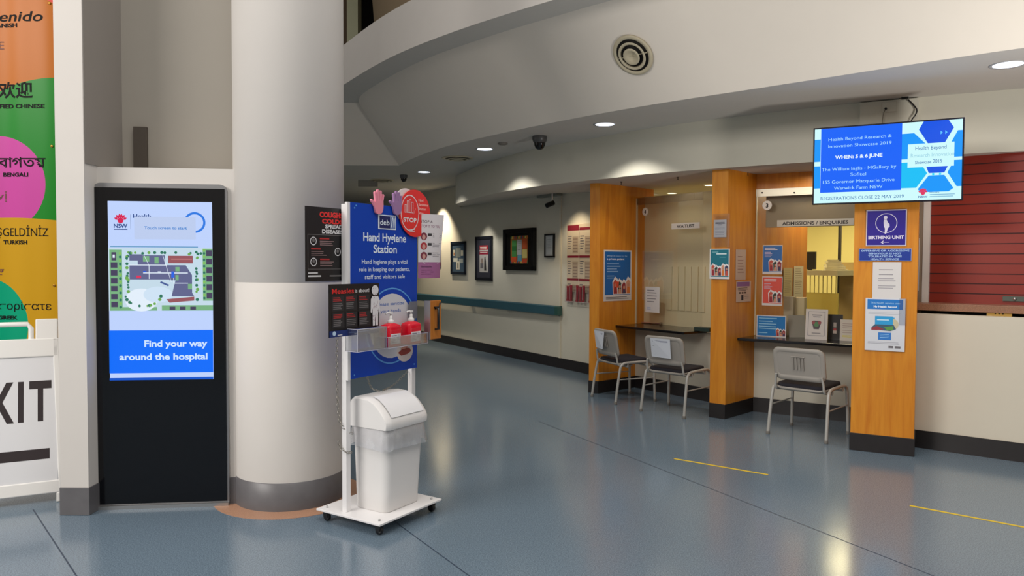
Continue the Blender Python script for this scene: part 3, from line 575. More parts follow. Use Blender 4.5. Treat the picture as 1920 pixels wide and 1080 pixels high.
# clear trays and pump bottles
def tray(u0, u1, z0, z1, n0, n1, label):
    mb = MB(); th = .0025
    mb.pbox(BP, u0, u1, z0, z0 + th, n0, n1, ACRYL); mb.pbox(BP, u0, u1, z0 + th, z1, n1 - th, n1, ACRYL)
    mb.pbox(BP, u0, u0 + th, z0 + th, z1, n0, n1 - th, ACRYL); mb.pbox(BP, u1 - th, u1, z0 + th, z1, n0, n1 - th, ACRYL)
    rim = mat('frosted_edge', (200, 200, 214), 0.3, var=0.0)
    for z in (z0, z1): mb.tube([BP.pt(u0, z, n0 + .001), BP.pt(u0, z, n1), BP.pt(u1, z, n1), BP.pt(u1, z, n0 + .001)], .0016, rim, 6)
    for u in (u0, u1): mb.tube([BP.pt(u, z0, n1), BP.pt(u, z1, n1)], .0014, rim, 6)
    return tag(mb.build('acrylic_tray'), label, 'tray', 'clear acrylic trays on the hygiene board')
tray(-.045, .20, 1.035, 1.165, .016, .115, 'empty clear acrylic tray low on the left of the blue board')
tray(.205, .575, 1.035, 1.10, .016, .125, 'clear acrylic tray holding the two red pump bottles')
RED = mat('red_gel', (222, 18, 44), 0.2, var=0.03)
def bottle(u, zb, label):
    c = BP.pt(u, zb, .070); root = thing('pump_bottle', label, 'bottle', c, 'red hand gel pump bottles')
    def ring(w, d, r, z): return [c + BU * x + BN * y + Z * z for x, y in rrect(w, d, r)]
    mb = MB(); mb.loft([ring(.118, .075, .02, 0), ring(.126, .082, .022, .006), ring(.126, .082, .022, .115), ring(.118, .074, .022, .128), ring(.07, .05, .02, .138), ring(.034, .034, .016, .142)], RED); mb.build('body', root)
    mb = MB(); mb.lathe(c + Z * .14, [(.019, 0), (.021, .002), (.021, .018), (.012, .022), (.010, .026), (.010, .046), (.005, .047), (.005, .062)], WHITE, 20); mb.prism([c + Z * .198 + BU * x + BN * y for x, y in rrect(.030, .022, .009)], Z * .012, WHITE); mb.tube([c + Z * .205 + BU * .0, c + Z * .205 - BU * .03, c + Z * .199 - BU * .044], .0055, WHITE, 10); mb.build('pump', root)
    S = Sheet(c - BU * .045 + BN * .0415 + Z * .10, BU, BN, .09, .085, mat('white_label', (232, 226, 230), 0.4, var=0.0), .0006)
    S.rect(0, 0, 100, 26, ink((222, 18, 44))); S.rect(8, 36, 60, 44, ink((120, 120, 130))); S.rect(66, 34, 92, 72, ink((190, 190, 200))); letters_block(S, 8, 58, 52, 84, 4, ink((170, 150, 160)), 5); S.build('label', root)
bottle(.285, 1.038, 'red pump bottle on the left in the clear tray'); bottle(.475, 1.038, 'red pump bottle on the right, beside the wooden plate')
# wooden plate with a black handle, grey card
root = thing('wooden_holder', 'small orange wooden plate with black handle right of the pump bottles', 'holder', BP.pt(.65, 1.06, .12))
mb = MB(); mb.pbox(BP, .585, .70, 1.055, 1.305, .115, .135, wood_mat('holder_veneer', (170, 96, 24), (196, 122, 44), 3)); mb.build('plate', root, bevel=0.003)
mb = MB(); mb.pbox(BP, .5825, .587, 1.055, 1.305, .090, .137, STEEL); mb.build('metal_edge', root)
mb = MB(); mb.tube([BP.pt(.64, 1.255, .136), BP.pt(.64, 1.255, .16), BP.pt(.64, 1.12, .16), BP.pt(.64, 1.12, .136)], .008, BLACK, 10); mb.build('handle', root)
mb = MB(); mb.tube([BP.pt(.625, 1.262, .14), BP.pt(.665, 1.262, .145), BP.pt(.678, 1.29, .145)], .005, BLACK, 8); mb.build('hook', root)
mb = MB(); mb.pbox(BP, .50, .58, 1.19, 1.30, .030, .034, mat('grey_card', (112, 114, 124), 0.5)); tag(mb.build('dispenser_card'), 'small grey card behind the right pump bottle', 'card')
# ---------------------------------------------------------------- bin
bc = SP(.222, .318, .078)
def BR(cu_, cn_, w, d, r, z, sh=0.0, seg=6): return [bc + BU * (x + cu_) + BN * (y + cn_ + sh) + Z * z for x, y in rrect(w, d, r, seg)]
root = thing('swing_top_bin', 'white plastic swing-top bin with a clear liner on the wheeled base', 'bin', bc)
mb = MB(); mb.loft([BR(-.012, .004, .30, .245, .04, 0), BR(-.012, .004, .312, .257, .045, .006), BR(-.009, .003, .322, .268, .05, .12), BR(0, 0, .345, .295, .055, .44), BR(0, 0, .355, .305, .055, .505)], WHITE); mb.build('body', root)
Wl, Dl = .375, .325
prof = [(-Dl / 2, .495), (-Dl / 2 - .003, .52), (-Dl / 2, .60), (-Dl / 2 + .012, .645), (-Dl / 2 + .04, .667), (-.06, .675), (.01, .670), (.06, .650), (.105, .615), (.14, .578), (.160, .55), (.168, .53), (.166, .505), (.163, .495)]
mb = MB(); G = []
for k in range(15):
    u = -Wl / 2 + Wl * k / 14; e = 1 - max(0, (abs(u) - Wl / 2 + .03) / .03); f_ = math.sqrt(max(0, 1 - (1 - e) ** 2)) * .0 + (1 if e >= 1 else math.sqrt(max(0.0, 1 - (1 - e) ** 2)))
    s_ = .90 + .10 * f_; G.append([bc + BU * u + BN * (n * s_) + Z * (.495 + (z - .495) * (.93 + .07 * f_)) for n, z in prof])
mb.grid(G, WHITE); mb.add(G[0], [tuple(range(len(prof)))], WHITE, False); mb.add(G[-1], [tuple(range(len(prof)))[::-1]], WHITE, False); lid = mb.build('lid', root)
mb = MB(); G = []
fp = [(.012, .674), (.055, .660), (.10, .627), (.135, .592), (.155, .563)]
for k in range(9):
    u = -.145 + .29 * k / 8; G.append([bc + BU * u + BN * (n + .002) + Z * (z + .002) for n, z in fp])
mb.grid(G, mat('flap_plastic', (236, 236, 238), 0.3, var=0.0)); mb.build('swing_flap', lid)
mb = MB(); rings = []
for z, ww_, dd, am in ((.50, .362, .312, .0), (.47, .372, .322, .006), (.42, .378, .328, .012), (.375, .386, .338, .018)):
    base = BR(0, 0, ww_, dd, .06, z, 0, 9); n = len(base); r = []
    for i, p in enumerate(base):
        o = (p - bc - Z * z); d = o.normalized(); flare = max(0, d.dot((BU * .9 - BN * .1).normalized()) - .75) * (.50 - z) * 1.6
        r.append(p + d * (am * (.3 + .7 * math.sin(i * 1.9 + z * 30)) * .5 + flare) + Z * (0.008 * math.sin(i * 1.3) * (1 if z < .4 else .2)))
    rings.append(r)
mb.loft(rings, FILM, caps=False); mb.build('liner', root)
S = Sheet(bc + BU * .02 + BN * .1315 + Z * .055, BU, BN, .04, .012, None); S.ell(50, 50, 45, ink((150, 148, 146)), 45); S.rect(24, 40, 76, 60, ink((80, 76, 76))); S.build('maker_mark', root)
# chains
CH = mat('chain_steel', (150, 146, 136), 0.35, 0.8)
def chain(pts, link, label):
    path = smooth(pts, 12) if len(pts) > 2 else [Vector(pts[0]).lerp(Vector(pts[-1]), k / 12) for k in range(13)]
    L = sum((path[i + 1] - path[i]).length for i in range(len(path) - 1)); n = max(3, int(L / (link * .78))); Q = resample(path, n + 1); mb = MB()
    for i in range(n):
        a, b = Q[i], Q[i + 1]; d = (b - a).normalized(); s1 = d.orthogonal().normalized(); s2 = d.cross(s1); s = (s1 if i % 2 else s2); c = (a + b) / 2; h = link / 2; w = link * .28
        mb.tube([c + d * (h * math.sin(t)) + s * (w * math.cos(t)) for t in [2 * math.pi * k / 8 for k in range(8)]], .0017, CH, 5, closed=True)
    tag(mb.build('steel_chain'), label, 'chain', 'steel chains on the hygiene station')
po = BP.pt(-.03, 0, -.03)
chain([BP.pt(-.035, 1.36, -.05), BP.pt(-.045, 1.0, -.05), BP.pt(-.035, .66, -.05), BP.pt(-.02, .575, -.02), BP.pt(.03, .535, .0)], .028, 'long steel chain hanging down behind the left post of the stand')
chain([BP.pt(.02, .43, .0), BP.pt(-.015, .432, .002), BP.pt(-.03, .46, -.04), BP.pt(-.035, .50, -.05)], .028, 'short steel chain looped round the left post beside the bin liner')
lt = bc + BU * -.03 - BN * .04 + Z * .668
chain([BP.pt(.17, .87, -.02), BP.pt(.22, .78, -.03), lt + Z * .02], .022, 'steel chain from the board bottom to the bin lid, left strand')
chain([BP.pt(.56, .84, -.03), BP.pt(.42, .77, -.03), lt + Z * .02 + BU * .02], .022, 'steel chain from the right post to the bin lid, right strand')
# ---------------------------------------------------------------- timber fins and pillars
def pillar(name, label, corners, zt, sk=0.146):
    c = sum((Vector((*p, 0)) for p in corners), Vector()) / len(corners); root = thing('timber_pillar', label, 'pillar', c, None)
    def grow(e): return [Vector((*p, 0)) + (Vector((*p, 0)) - c).normalized() * e for p in corners]
    mb = MB(); mb.prism([p + Z * sk for p in grow(-.004)], Z * (zt - sk), WOOD); mb.build('veneered_shaft', root)
    mb = MB(); mb.prism(grow(.006), Z * sk, SKIRT); mb.build('plinth', root, bevel=0.002)
    return root
def xy(v): return (v.x, v.y)
A = Vector((1.032, 8.842, 0)); d4 = P4P.U; n4 = Vector((.923, 8.913, 0)) - A
pillar('p', 'narrow orange timber partition on the far left of the windows, blue poster on its side', [xy(A), xy(A + d4 * 1.02), xy(A + d4 * 1.02 + n4), xy(A + n4)], 2.50)
A2 = Vector((2.128, 7.398, 0)); d3 = MDP.U; n3 = Vector((2.001, 7.512, 0)) - A2
pillar('p', 'orange timber partition between window 3 and window 4', [xy(A2), xy(A2 + d3 * 1.85), xy(A2 + d3 * 1.85 + n3), xy(A2 + n3)], 2.49)
RP = Plane((2.831, 6.200), (3.245, 5.971)); rb = -RP.N
pillar('p', 'wide orange timber pillar under the wall screen, carrying the birthing sign', [xy(RP.O), xy(RP.pt(RP.L, 0)), xy(RP.pt(RP.L, 0) + rb * .62), xy(RP.O + rb * .62)], 2.475)
M = Plane((2.001, 7.512), (2.128, 7.398))
# ---------------------------------------------------------------- counters, glass, interiors
BT = mat('black_laminate', (16, 15, 17), 0.18, var=0.1)
def counter(W, cut, label, over=.37, ins=.25, l1=None):
    mb = MB(); a = W.pt(0, 0); L = l1 or W.L
    s_ = cut                                                # side panel direction
    f0 = a - s_ * (over / abs(s_.dot(W.N))) * 1.0; f1 = W.pt(L, 0, over); b0 = a + s_ * ins; b1 = W.pt(L, 0, -ins)
    mb.prism([p + Z * (DESK - .028) for p in (f0, f1, b1, b0)], Z * .028, BT); return tag(mb.build('service_counter', bevel=0.005), label, 'counter')
counter(W4, d4, 'black laminate counter top at window 4 under the WAITLIST sign', over=.38, l1=1.12)
counter(W3, d3, 'black laminate counter top at window 3 under the ADMISSIONS sign', over=.36, ins=.55, l1=1.12)
def screen(W, L, zt, label, zb=DESK + .004):
    root = thing('glass_screen', label, 'glass screen', W.pt(L / 2, zb))
    mb = MB(); mb.pbox(W, .006, L, zb, zt, .0, .008, GLASS); mb.build('pane', root)
    mb = MB(); mb.pbox(W, .0, .012, zb, zt, -.006, .014, mat('clear_edge', (206, 190, 160), 0.3, var=0.0)); mb.build('side_channel', root)
    return root
z4t = W4.hit(1215, 370)[1]; g4 = screen(W4, 1.05, z4t, 'clear glass screen with number 4 above the left counter')
mb = MB(); mb.pbox(W4, .0, 1.05, z4t - .085, z4t, .008, .012, clear_mat('smoky_strip', (.78, .74, .68), 1.0, .3)); mb.build('top_strip', g4)
z3t = W3.hit(1470, 353)[1]; z3b = W3.hit(1470, 367)[1]; g3 = screen(W3, 1.12, z3t, 'clear glass screen with number 3 above the right counter')
mb = MB(); mb.pbox(W3, -.0, 1.12, z3b, z3t, .009, .016, mat('satin_strip', (196, 188, 168), 0.25, 0.3)); mb.build('top_rail', g3)
for x in (1430, 1490):
    u, z = W3.hit(x, 361.5); mb = MB(); mb.lathe(W3.pt(u, z, .016), [(.008, 0), (.008, .003), (0, .004)], BLACK, 12, X=W3.U, Y=Z, A=W3.N); mb.build('screw', g3)
mb = MB(); mb.pbox(W3, -.02, 1.3, z3t, 2.49, -.05, .0, WOOD); tag(mb.build('timber_header'), 'orange timber header board above the window 3 glass', 'header')
BEI = mat('beige_blind', (216, 204, 168), 0.6, var=0.03)
mb = MB(); zb_ = W3.hit(1470, 426, -.08)[1]; u_ = W3.hit(1436, 400, -.08)[0]
mb.pbox(W3, u_, 1.3, zb_, z3t - .01, -.10, -.08, mat('taupe_blind', (150, 136, 112), 0.6, var=0.03)); tag(mb.build('pelmet', bevel=0.003), 'taupe pelmet board hanging behind the window 3 glass', 'pelmet')
# folding closure behind window 4
C4 = Plane(P4P.pt(at_ray(P4P, 1208), 0).xy, (P4P.pt(at_ray(P4P, 1208), 0) + W4.U * 1.0).xy); zc = C4.hit(1215, 369)[1]
root = thing('window_closure', 'closed beige panel with fluted vertical slats behind window 4', 'closure', C4.pt(.5, DESK))
mb = MB(); mb.pbox(C4, 0, 1.15, DESK, zc, -.03, 0, BEI); mb.build('panel', root)
ua, ub, z0, z1 = C4.box(1252, 500, 1321, 583)
mb = MB()
for k in range(6):
    u = ua + (ub - ua) * k / 5.6; mb.pbox(C4, u, u + (ub - ua) / 8, z1, z0, 0, .010, BEI)
    mb.pbox(C4, u - .008, u, z1, z0, 0, .001, mat('slat_gap', (92, 82, 60), 0.8))
mb.build('fluted_slats', root, bevel=0.002)
# things seen through window 3
root = thing('filing_partition', 'pale office partition seen behind the right part of window 3', 'partition', RB.pt(3, 0, 1.6))
OP = Plane(onz(1573, 700, 0.0).xy, onz(1573, 700, 0).xy)if False else None
def at_depth(px, D): return Vector(((px - 960) / F * D, D, 0))
q0, q1 = at_depth(1574, 9.7), at_depth(1640, 9.3); OP = Plane(q0.xy, q1.xy)
mb = MB(); mb.pbox(OP, 0, OP.L, 0, OP.hit(1590, 492)[1], -.03, 0, mat('partition_cloth', (170, 148, 104), 0.9)); mb.build('panel', root)
mb = MB(); mb.pbox(OP, -.03, .0, 0, 2.3, -.03, 0.0, mat('dark_frame', (40, 36, 30), 0.4)); mb.build('edge_post', root)
q0, q1 = at_depth(1500, 9.6), at_depth(1572, 9.2); DK = Plane(q0.xy, q1.xy)
root = thing('office_desk', 'office desk with slatted front behind window 3', 'desk', DK.pt(.25, 0))
mb = MB(); mb.pbox(DK, -.05, DK.L + .0, DK.hit(1540, 512)[1] - .03, DK.hit(1540, 507)[1], -.6, .03, mat('desk_top', (196, 186, 150), 0.5)); mb.build('top', root)
mb = MB(); mb.pbox(DK, 0, DK.L, 0.5, DK.hit(1540, 549)[1], -.02, 0, mat('desk_front', (206, 190, 96), 0.6)); mb.build('front_panel', root)
mb = MB()
for k in range(9): mb.tube([DK.pt(.03 + (DK.L - .06) * k / 8, DK.hit(1540, 550)[1], 0), DK.pt(.03 + (DK.L - .06) * k / 8, DK.hit(1540, 514)[1], 0)], .006, mat('rail_paint', (190, 180, 110), 0.5), 6)
mb.build('slat', root)
mb = MB(); a_, b_, c_, d_ = DK.box(1507, 472, 1528, 505, -.2); mb.pbox(DK, a_, b_, d_, c_, -.24, -.2, BLACK); mb.pbox(DK, (a_ + b_) / 2 - .03, (a_ + b_) / 2 + .03, DK.hit(1540, 507)[1], d_ + .01, -.23, -.21, BLACK); tag(mb.build('computer_monitor', bevel=0.004), 'dark computer monitor on the desk behind window 3', 'monitor')
mb = MB()
zb_ = DK.hit(1540, 507)[1]
for k in range(7): mb.box(DK.pt(.33 + .02 * random.random() - k * .006, zb_ + .006 + k * .02, -.25), (.26 - k * .02, .2, .018), mat('paper_stack', (206, 200, 178), 0.8), Matrix.Rotation(-.4 + random.random() * .3, 3, 'Z'))
tag(mb.build('paper_pile'), 'untidy pile of papers on the desk behind window 3', 'papers')
# ---------------------------------------------------------------- roller shutter counter
GR = mat('speckled_brown_granite', (146, 106, 82), 0.3, var=0.6, scale=140)
SH = Plane(SW.pt(0, 0, -.34).xy, SW.pt(SW.L, 0, -.34).xy)
mb = MB(); zg = SW.hit(1760, 583, -.09)[1]; zgt = SW.hit(1760, 569.5, -.09)[1]; mb.pbox(SW, -.02, SW.L, zg, zgt, -.5, -.09, GR); tag(mb.build('granite_ledge', bevel=0.003), 'speckled brown granite ledge below the red shutter', 'ledge')
mb = MB(); mb.pbox(SW, -.02, SW.L, 1.0, 1.02, -.5, -.1, BLACK); mb.pbox(SW, -.02, SW.L, 1.0, zg, -.5, -.48, BLACK); tag(mb.build('under_shelf'), 'dark recessed shelf under the granite ledge', 'shelf')
ua, ub, z0, z1 = SW.box(1850, 584, 1897, 596, -.11); mb = MB(); mb.pbox(SW, ua, ub, 1.02, z0, -.2, -.11, mat('yellow_card', (196, 158, 74), 0.6))
root = thing('cardboard_tray', 'small yellow cardboard box tucked under the granite ledge', 'box', SW.pt((ua + ub) / 2, 1.02, -.15)); mb.build('carton', root)
mb = MB()
for f_ in (.35, .5, .65): mb.lathe(SW.pt(ua + (ub - ua) * f_, z0 - .018, -.1105), [(.006, 0), (.006, .001), (0, .001)], BLACK, 10, X=SW.U, Y=Z, A=SW.N)
mb.build('hole', root)
RED_ = mat('red_shutter', (136, 38, 22), 0.45, var=0.04); zsb = zgt; zst = 2.46; us = SH.hit(1742, 480)[0]
root = thing('roller_shutter', 'closed dark red roller shutter on the right', 'shutter', SH.pt(us + .8, zsb))
prf = []; z = zsb; pitch = (SH.hit(1800, 550)[1] - SH.hit(1800, 310)[1]) / -13.0
while z < zst: prf += [(z, .009), (z + pitch * .97, .009)]; z += pitch
mb = MB(); mb.grid([[SH.pt(us, z, n), SH.pt(us + 2.2, z, n)] for z, n in prf], RED_, False); cur = mb.build('shutter_curtain', root)
mb = MB()
z = zsb + pitch
while z < zst: mb.pbox(SH, us, us + 2.2, z - pitch * .05, z + pitch * .05, .002, .0105, mat('shutter_gap', (52, 12, 12), 0.7)); z += pitch
mb.build('slat_gap', root)
uc = SH.hit(1732, 480)[0]; mb = MB(); mb.pbox(SH, uc, us + .01, zsb, 2.47, -.03, .05, mat('silver_channel', (222, 220, 214), 0.4)); mb.build('side_channel', root)
ua, ub, z0, z1 = SH.box(1880, 556, 1925, 565, .02); mb = MB(); mb.pbox(SH, ua, ub, z1, z0, .008, .022, mat('lock_plate', (96, 104, 96), 0.35, 0.7)); mb.lathe(SH.pt((ua + ub) / 2, (z0 + z1) / 2, .022), [(.012, 0), (.012, .012), (0, .013)], STEEL, 16, X=SH.U, Y=Z, A=SH.N); mb.build('lock', root)
mb = MB(); us2 = SH.hit(1722, 480)[0]; mb.pbox(SH, us2 - .5, uc, 1.0, 2.47, -.06, .045, mat('jamb_paint', (150, 132, 112), 0.6)); struct('trim_4', mb)
JP = Plane(SH.pt(uc - .20, 0, .045).xy, SH.pt(uc, 0, .045).xy)
S = Sheet(JP.pt(.05, JP.hit(1726, 446)[1], .003), JP.U, JP.N, .125, JP.hit(1726, 446)[1] - JP.hit(1726, 545)[1], mat('notice_paper', (214, 206, 200), 0.6, var=0.0))
letters_block(S, 10, 92, 10, 90, 12, ink((130, 120, 120)), 2.5); tag(S.build('jamb_notice'), 'narrow paper notice on the jamb between pillar and shutter', 'notice')
# ---------------------------------------------------------------- chairs
SHELL = mat('grey_chair_shell', (158, 152, 144), 0.45, var=0.02); LEGM = mat('grey_leg_paint', (176, 174, 168), 0.35, 0.1, var=0.02); CUSH = mat('dark_upholstery', (26, 24, 34), 0.8, var=0.2, scale=60, bump=0.3, bscale=300)
def chair_at(label, x, y, rz):
    root = thing('visitor_chair', label, 'chair', (0, 0, 0), 'grey visitor chairs at the enquiry counters')
    def yb(z): return -.205 - (z - .45) * .20
    # back shell: rounded, slightly wrapped round the sitter
    def shell(w, h, r, cz, dy, n=8):
        return [Vector((px_, yb(cz + pz) + dy + .9 * px_ * px_ * .35, cz + pz)) for px_, pz in rrect(w, h, r, n)]
    mb = MB(); h0 = .335
    mb.loft([shell(.44, .275, .05, .658, .022), shell(.465, .295, .06, .658, .014), shell(.468, .298, .062, .658, .004), shell(.46, .290, .06, .658, -.006), shell(.40, .23, .045, .658, -.006), shell(.385, .215, .04, .658, -.001)], SHELL); bk_ = mb.build('backrest', root)
    mb = MB()
    for k in range(4):
        x_ = -.045 + k * .03; mb.tube([(x_, yb(z_) - .003, z_) for z_ in (.61, .665, .72)], .0055, SHELL, 8)
    mb.tube([(-.06, yb(.728) - .003, .728), (.06, yb(.728) - .003, .728)], .004, SHELL, 8); mb.build('back_ribs', bk_)
    mb = MB(); mb.loft([shell(.40, .235, .045, .658, .022), shell(.41, .245, .05, .658, .032), shell(.39, .225, .05, .658, .044), shell(.30, .15, .04, .658, .050)], CUSH); mb.build('back_pad', root)
    def seat(w, d, r, z, sag=.018): return [Vector((px_, py_ + .005, z + sag * (px_ / .22) ** 2 + .012 * max(0, py_ / .2))) for px_, py_ in rrect(w, d, r, 8)]
    mb = MB(); mb.loft([seat(.40, .38, .05, .405), seat(.45, .43, .06, .413), seat(.455, .435, .06, .425), seat(.44, .42, .05, .430)], SHELL); mb.build('seat_shell', root)
    mb = MB(); mb.loft([seat(.43, .41, .055, .428), seat(.44, .42, .06, .442), seat(.43, .41, .06, .458), seat(.38, .36, .05, .468), seat(.2, .2, .04, .470)], CUSH); mb.build('seat_cushion', root)
    for s_ in (-1, 1):
        X_ = .262 * s_
        rear = [(X_, -.262, 0.012), (X_ - .004 * s_, -.235, .20), (X_ - .010 * s_, -.20, .385), (X_ - .012 * s_, -.178, .425), (X_ - .014 * s_, -.13, .448), (X_ - .014 * s_, 0, .452)]
        front = [(X_, .250, 0.012), (X_ - .004 * s_, .245, .20), (X_ - .010 * s_, .238, .385), (X_ - .012 * s_, .215, .432), (X_ - .014 * s_, .165, .452), (X_ - .014 * s_, 0, .452)]
        for pth in (rear, front):
            q = smooth(pth[:2], 1)[:1] + smooth(pth, 4); mb = MB(); mb.tube(smooth(pth, 4), .0145, LEGM, 12); lg_ = mb.build('leg', root)
            mb = MB(); p = Vector(pth[0]); mb.lathe(Vector((p.x, p.y, 0)), [(.016, 0), (.0175, .004), (.0165, .028), (.0147, .03)], mat('rubber_tip', (120, 116, 110), 0.7), 12); mb.build('foot_tip', lg_)
        mb = MB(); mb.tube([(X_ - .006 * s_, -.225, .27 if s_ else 0), (X_ - .006 * s_, .243, .27)], .007, LEGM, 8); mb.build('side_rail', root)
        mb = MB(); mb.tube(smooth([(.205 * s_, -.02, .415), (.215 * s_, -.16, .415), (.217 * s_, -.208, .435), (.215 * s_, -.222, .50), (.205 * s_, -.236, .56)], 4), .011, LEGM, 10); mb.build('back_bracket', root)
    mb = MB(); mb.tube([(-.25, -.10, .405), (.25, -.10, .405)], .009, LEGM, 8); mb.tube([(-.25, .14, .412), (.25, .14, .412)], .009, LEGM, 8)
    for s_ in (-1, 1): mb.tube([(.248 * s_, -.10, .405), (.248 * s_, -.10, .45)], .008, LEGM, 8); mb.tube([(.248 * s_, .14, .412), (.248 * s_, .14, .45)], .008, LEGM, 8)
    mb.build('seat_frame', root)
    root.location = (x, y, 0); root.rotation_euler = (0, 0, rz)
    return root
def copy_tree(o, parent=None):
    c = o.copy(); COL.objects.link(c)
    if parent is not None: c.parent = parent
    for ch in list(o.children): copy_tree(ch, c)
    return c
def ctr(px): 
    p = [onz(*q, 0) for q in px]; return (p[0] + p[1]) / 2
cA, cB, cC, cD = (onz(*q, 0.0) for q in ((1442, 813.7), (1548.8, 831), (1485, 797.5), (1588.8, 814)))
def pose(a, b, c_, d_): m_ = (a + b + c_ + d_) / 4; f = ((c_ - a) + (d_ - b)); return m_.x, m_.y, math.atan2(f.y, f.x) - math.pi / 2
ch3 = chair_at('grey plastic-backed visitor chair with nothing on its back, at window 3', *pose(cA, cB, cC, cD))
e = (onz(1202.9, 770.5, 0), onz(1284.4, 785.4, 0), onz(1253, 759, 0)); x2, y2, a2 = pose(e[0], e[1], e[2], e[1] + e[2] - e[0])
ch2 = copy_tree(ch3); ch2.location = (x2, y2, 0); ch2.rotation_euler = (0, 0, a2); ch2['label'] = 'grey visitor chair with white paper on its back, nearer of the two at window 4'
e = (onz(1110.6, 743, 0), onz(1160.9, 758.9, 0), onz(1175.8, 738, 0)); x1_, y1_, a1_ = pose(e[0], e[1], e[2], e[1] + e[2] - e[0])
ch1 = copy_tree(ch3); ch1.location = (x1_, y1_, 0); ch1.rotation_euler = (0, 0, a1_); ch1['label'] = 'grey visitor chair with curled paper on its back, beside the leftmost timber partition'
def chair_paper(x, y, a, cx, label, w=.24, h=.20, curl=.0):
    R = Matrix.Rotation(a, 3, 'Z'); T = Vector((x, y, 0)); zt = .785; zc_ = zt
    def loc(px_, z_): return T + R @ Vector((px_, -.205 - (z_ - .45) * .20 - .012, z_))
    U = R @ Vector((1, 0, 0)); V_ = (loc(0, zt - h) - loc(0, zt)).normalized(); Nn = V_.cross(U).normalized()
    if Nn.dot(R @ Vector((0, -1, 0))) < 0: Nn = -Nn
    S = Sheet(loc(cx - w / 2, zt), U, Nn, w, h, mat('plain_paper', (216, 220, 228), 0.55, var=0.0), .001, V_)
    S.lines(8, 88, (12, 17), 2.2, ink((120, 124, 150)), .1); S.lines(8, 26, (40,), 2, ink((150, 150, 160)), 0)
    if curl:
        for v in S.b.v: pass
    mb = S.b; 
    # subdivide by hand: a slightly bowed sheet
    for v in mb.v:
        k = (v - S.O).dot(U) / w; j = (v - S.O).dot(V_) / h
        v += Nn * (.016 * max(0, j) * (.3 + .7 * k) * (1 + curl)) - U * (curl * .05 * max(0, j) * k)
    tag(S.build('paper_notice'), label, 'notice')
chair_paper(x2, y2, a2, -.02, 'white paper notice taped on the chair back at the middle of window 4')
chair_paper(x1_, y1_, a1_, -.07, 'white paper notice curling on the back of the farther chair', .23, .20, 1.0)
# ---------------------------------------------------------------- wall screen
TP = Plane((2.465, 6.16), (3.43, 5.652)); ta = TP.hit(1524, 312)[0]; tb = TP.hit(1807.3, 300)[0]; tz1 = TP.hit(1665, 230)[1]; tz0 = TP.hit(1665, 380)[1]
root = thing('wall_screen', 'large flat television on the bulkhead showing a blue event notice', 'television', TP.pt((ta + tb) / 2, tz0))
mb = MB(); mb.pbox(TP, ta, tb, tz0, tz1, -.05, 0, mat('tv_casing', (10, 10, 26), 0.25)); mb.build('casing', root, bevel=0.003)
mb = MB(); c_ = TP.pt((ta + tb) / 2, (tz0 + tz1) / 2 + .1, -.05); mb.tube([c_, c_ - TP.N * .48], .022, BLACK); mb.pbox(TP, (ta + tb) / 2 - .12, (ta + tb) / 2 + .12, (tz0 + tz1) / 2 - .02, (tz0 + tz1) / 2 + .22, -.065, -.05, BLACK); mb.build('bracket', root)
K = 1.0; cy = glow((206, 250, 252), K); b1 = glow((0, 98, 248), K); b2 = glow((0, 82, 228), K); b3 = glow((0, 150, 250), K); tx = glow((170, 226, 255), K); tn = glow((16, 96, 170), K)
e_ = .012; S = Sheet(TP.pt(ta + e_, tz1 - e_, .0005), TP.U, TP.N, tb - ta - 2 * e_, tz1 - tz0 - 2 * e_, cy, .001)
S.rect(4.6, 0, 61, 86, b1); S.rect(0, 14, 4.4, 44, b3); S.rect(0, 50, 4.4, 80, b3)
S.text(32, 17, 'Health Beyond Research &', 4.2, tx, bold=0.0, width=44); S.text(32, 26, 'Innovation Showcase 2019', 4.2, tx, width=44)
S.text(31.5, 41.5, 'WHEN: 5 & 6 JUNE', 4.6, glow((230, 246, 255), K), bold=.04, width=33)
S.text(31.5, 57, 'The William Inglis - MGallery by', 4.4, tx, width=52); S.text(31.5, 65, 'Sofitel', 4.4, tx, width=11); S.text(31.5, 74, '155 Governor Macquarie Drive', 4.4, tx, width=50); S.text(31.5, 82.5, 'Warwick Farm NSW', 4.4, tx, width=34)
S.text(5, 96, 'REGISTRATIONS CLOSE 22 MAY 2019', 4.4, tn, 'l', 0, 58)
S.poly([(61, 14), (69, 14), (77, 29), (75, 47), (61, 47)], b3); S.poly([(61, 51), (73, 51), (78, 66), (71, 84), (61, 84)], glow((0, 190, 246), K)); S.poly([(75, 0), (91, 0), (94.5, 10), (89, 28), (78, 28), (72, 10)], b2)
S.poly([(93, 28), (97, 14), (100, 14), (100, 47), (95, 47)], b3); S.poly([(76, 51), (93, 51), (89, 66), (79, 66)], b2); S.poly([(79, 69), (89, 69), (95, 86), (92, 90), (74, 90), (72, 86)], b3); S.poly([(95, 51), (100, 51), (100, 84), (97, 84), (91, 66)], b3)
S.rect(65, 28, 95, 58, cy); S.text(70, 36, 'Health Beyond', 5, tn, 'l', 0, 20); S.text(67, 45, 'Research Innovation', 5, glow((150, 206, 226), K), 'l', 0, 28); S.text(70, 53.5, 'Showcase', 4, tn, 'l', .01, 10.5); S.text(81.5, 53.5, '2019', 5, tn, 'l', 0, 6)
for k in range(5): S.rect(79 + k * 2.2, 66.3, 80.4 + k * 2.2, 68.8, glow((0, 220, 250), K) if k % 2 else cy)
S.poly([(86, 13), (87.5, 15.5), (86, 18)], glow((90, 190, 255), K)); S.poly([(89, 13), (90.5, 15.5), (89, 18)], glow((90, 190, 255), K))
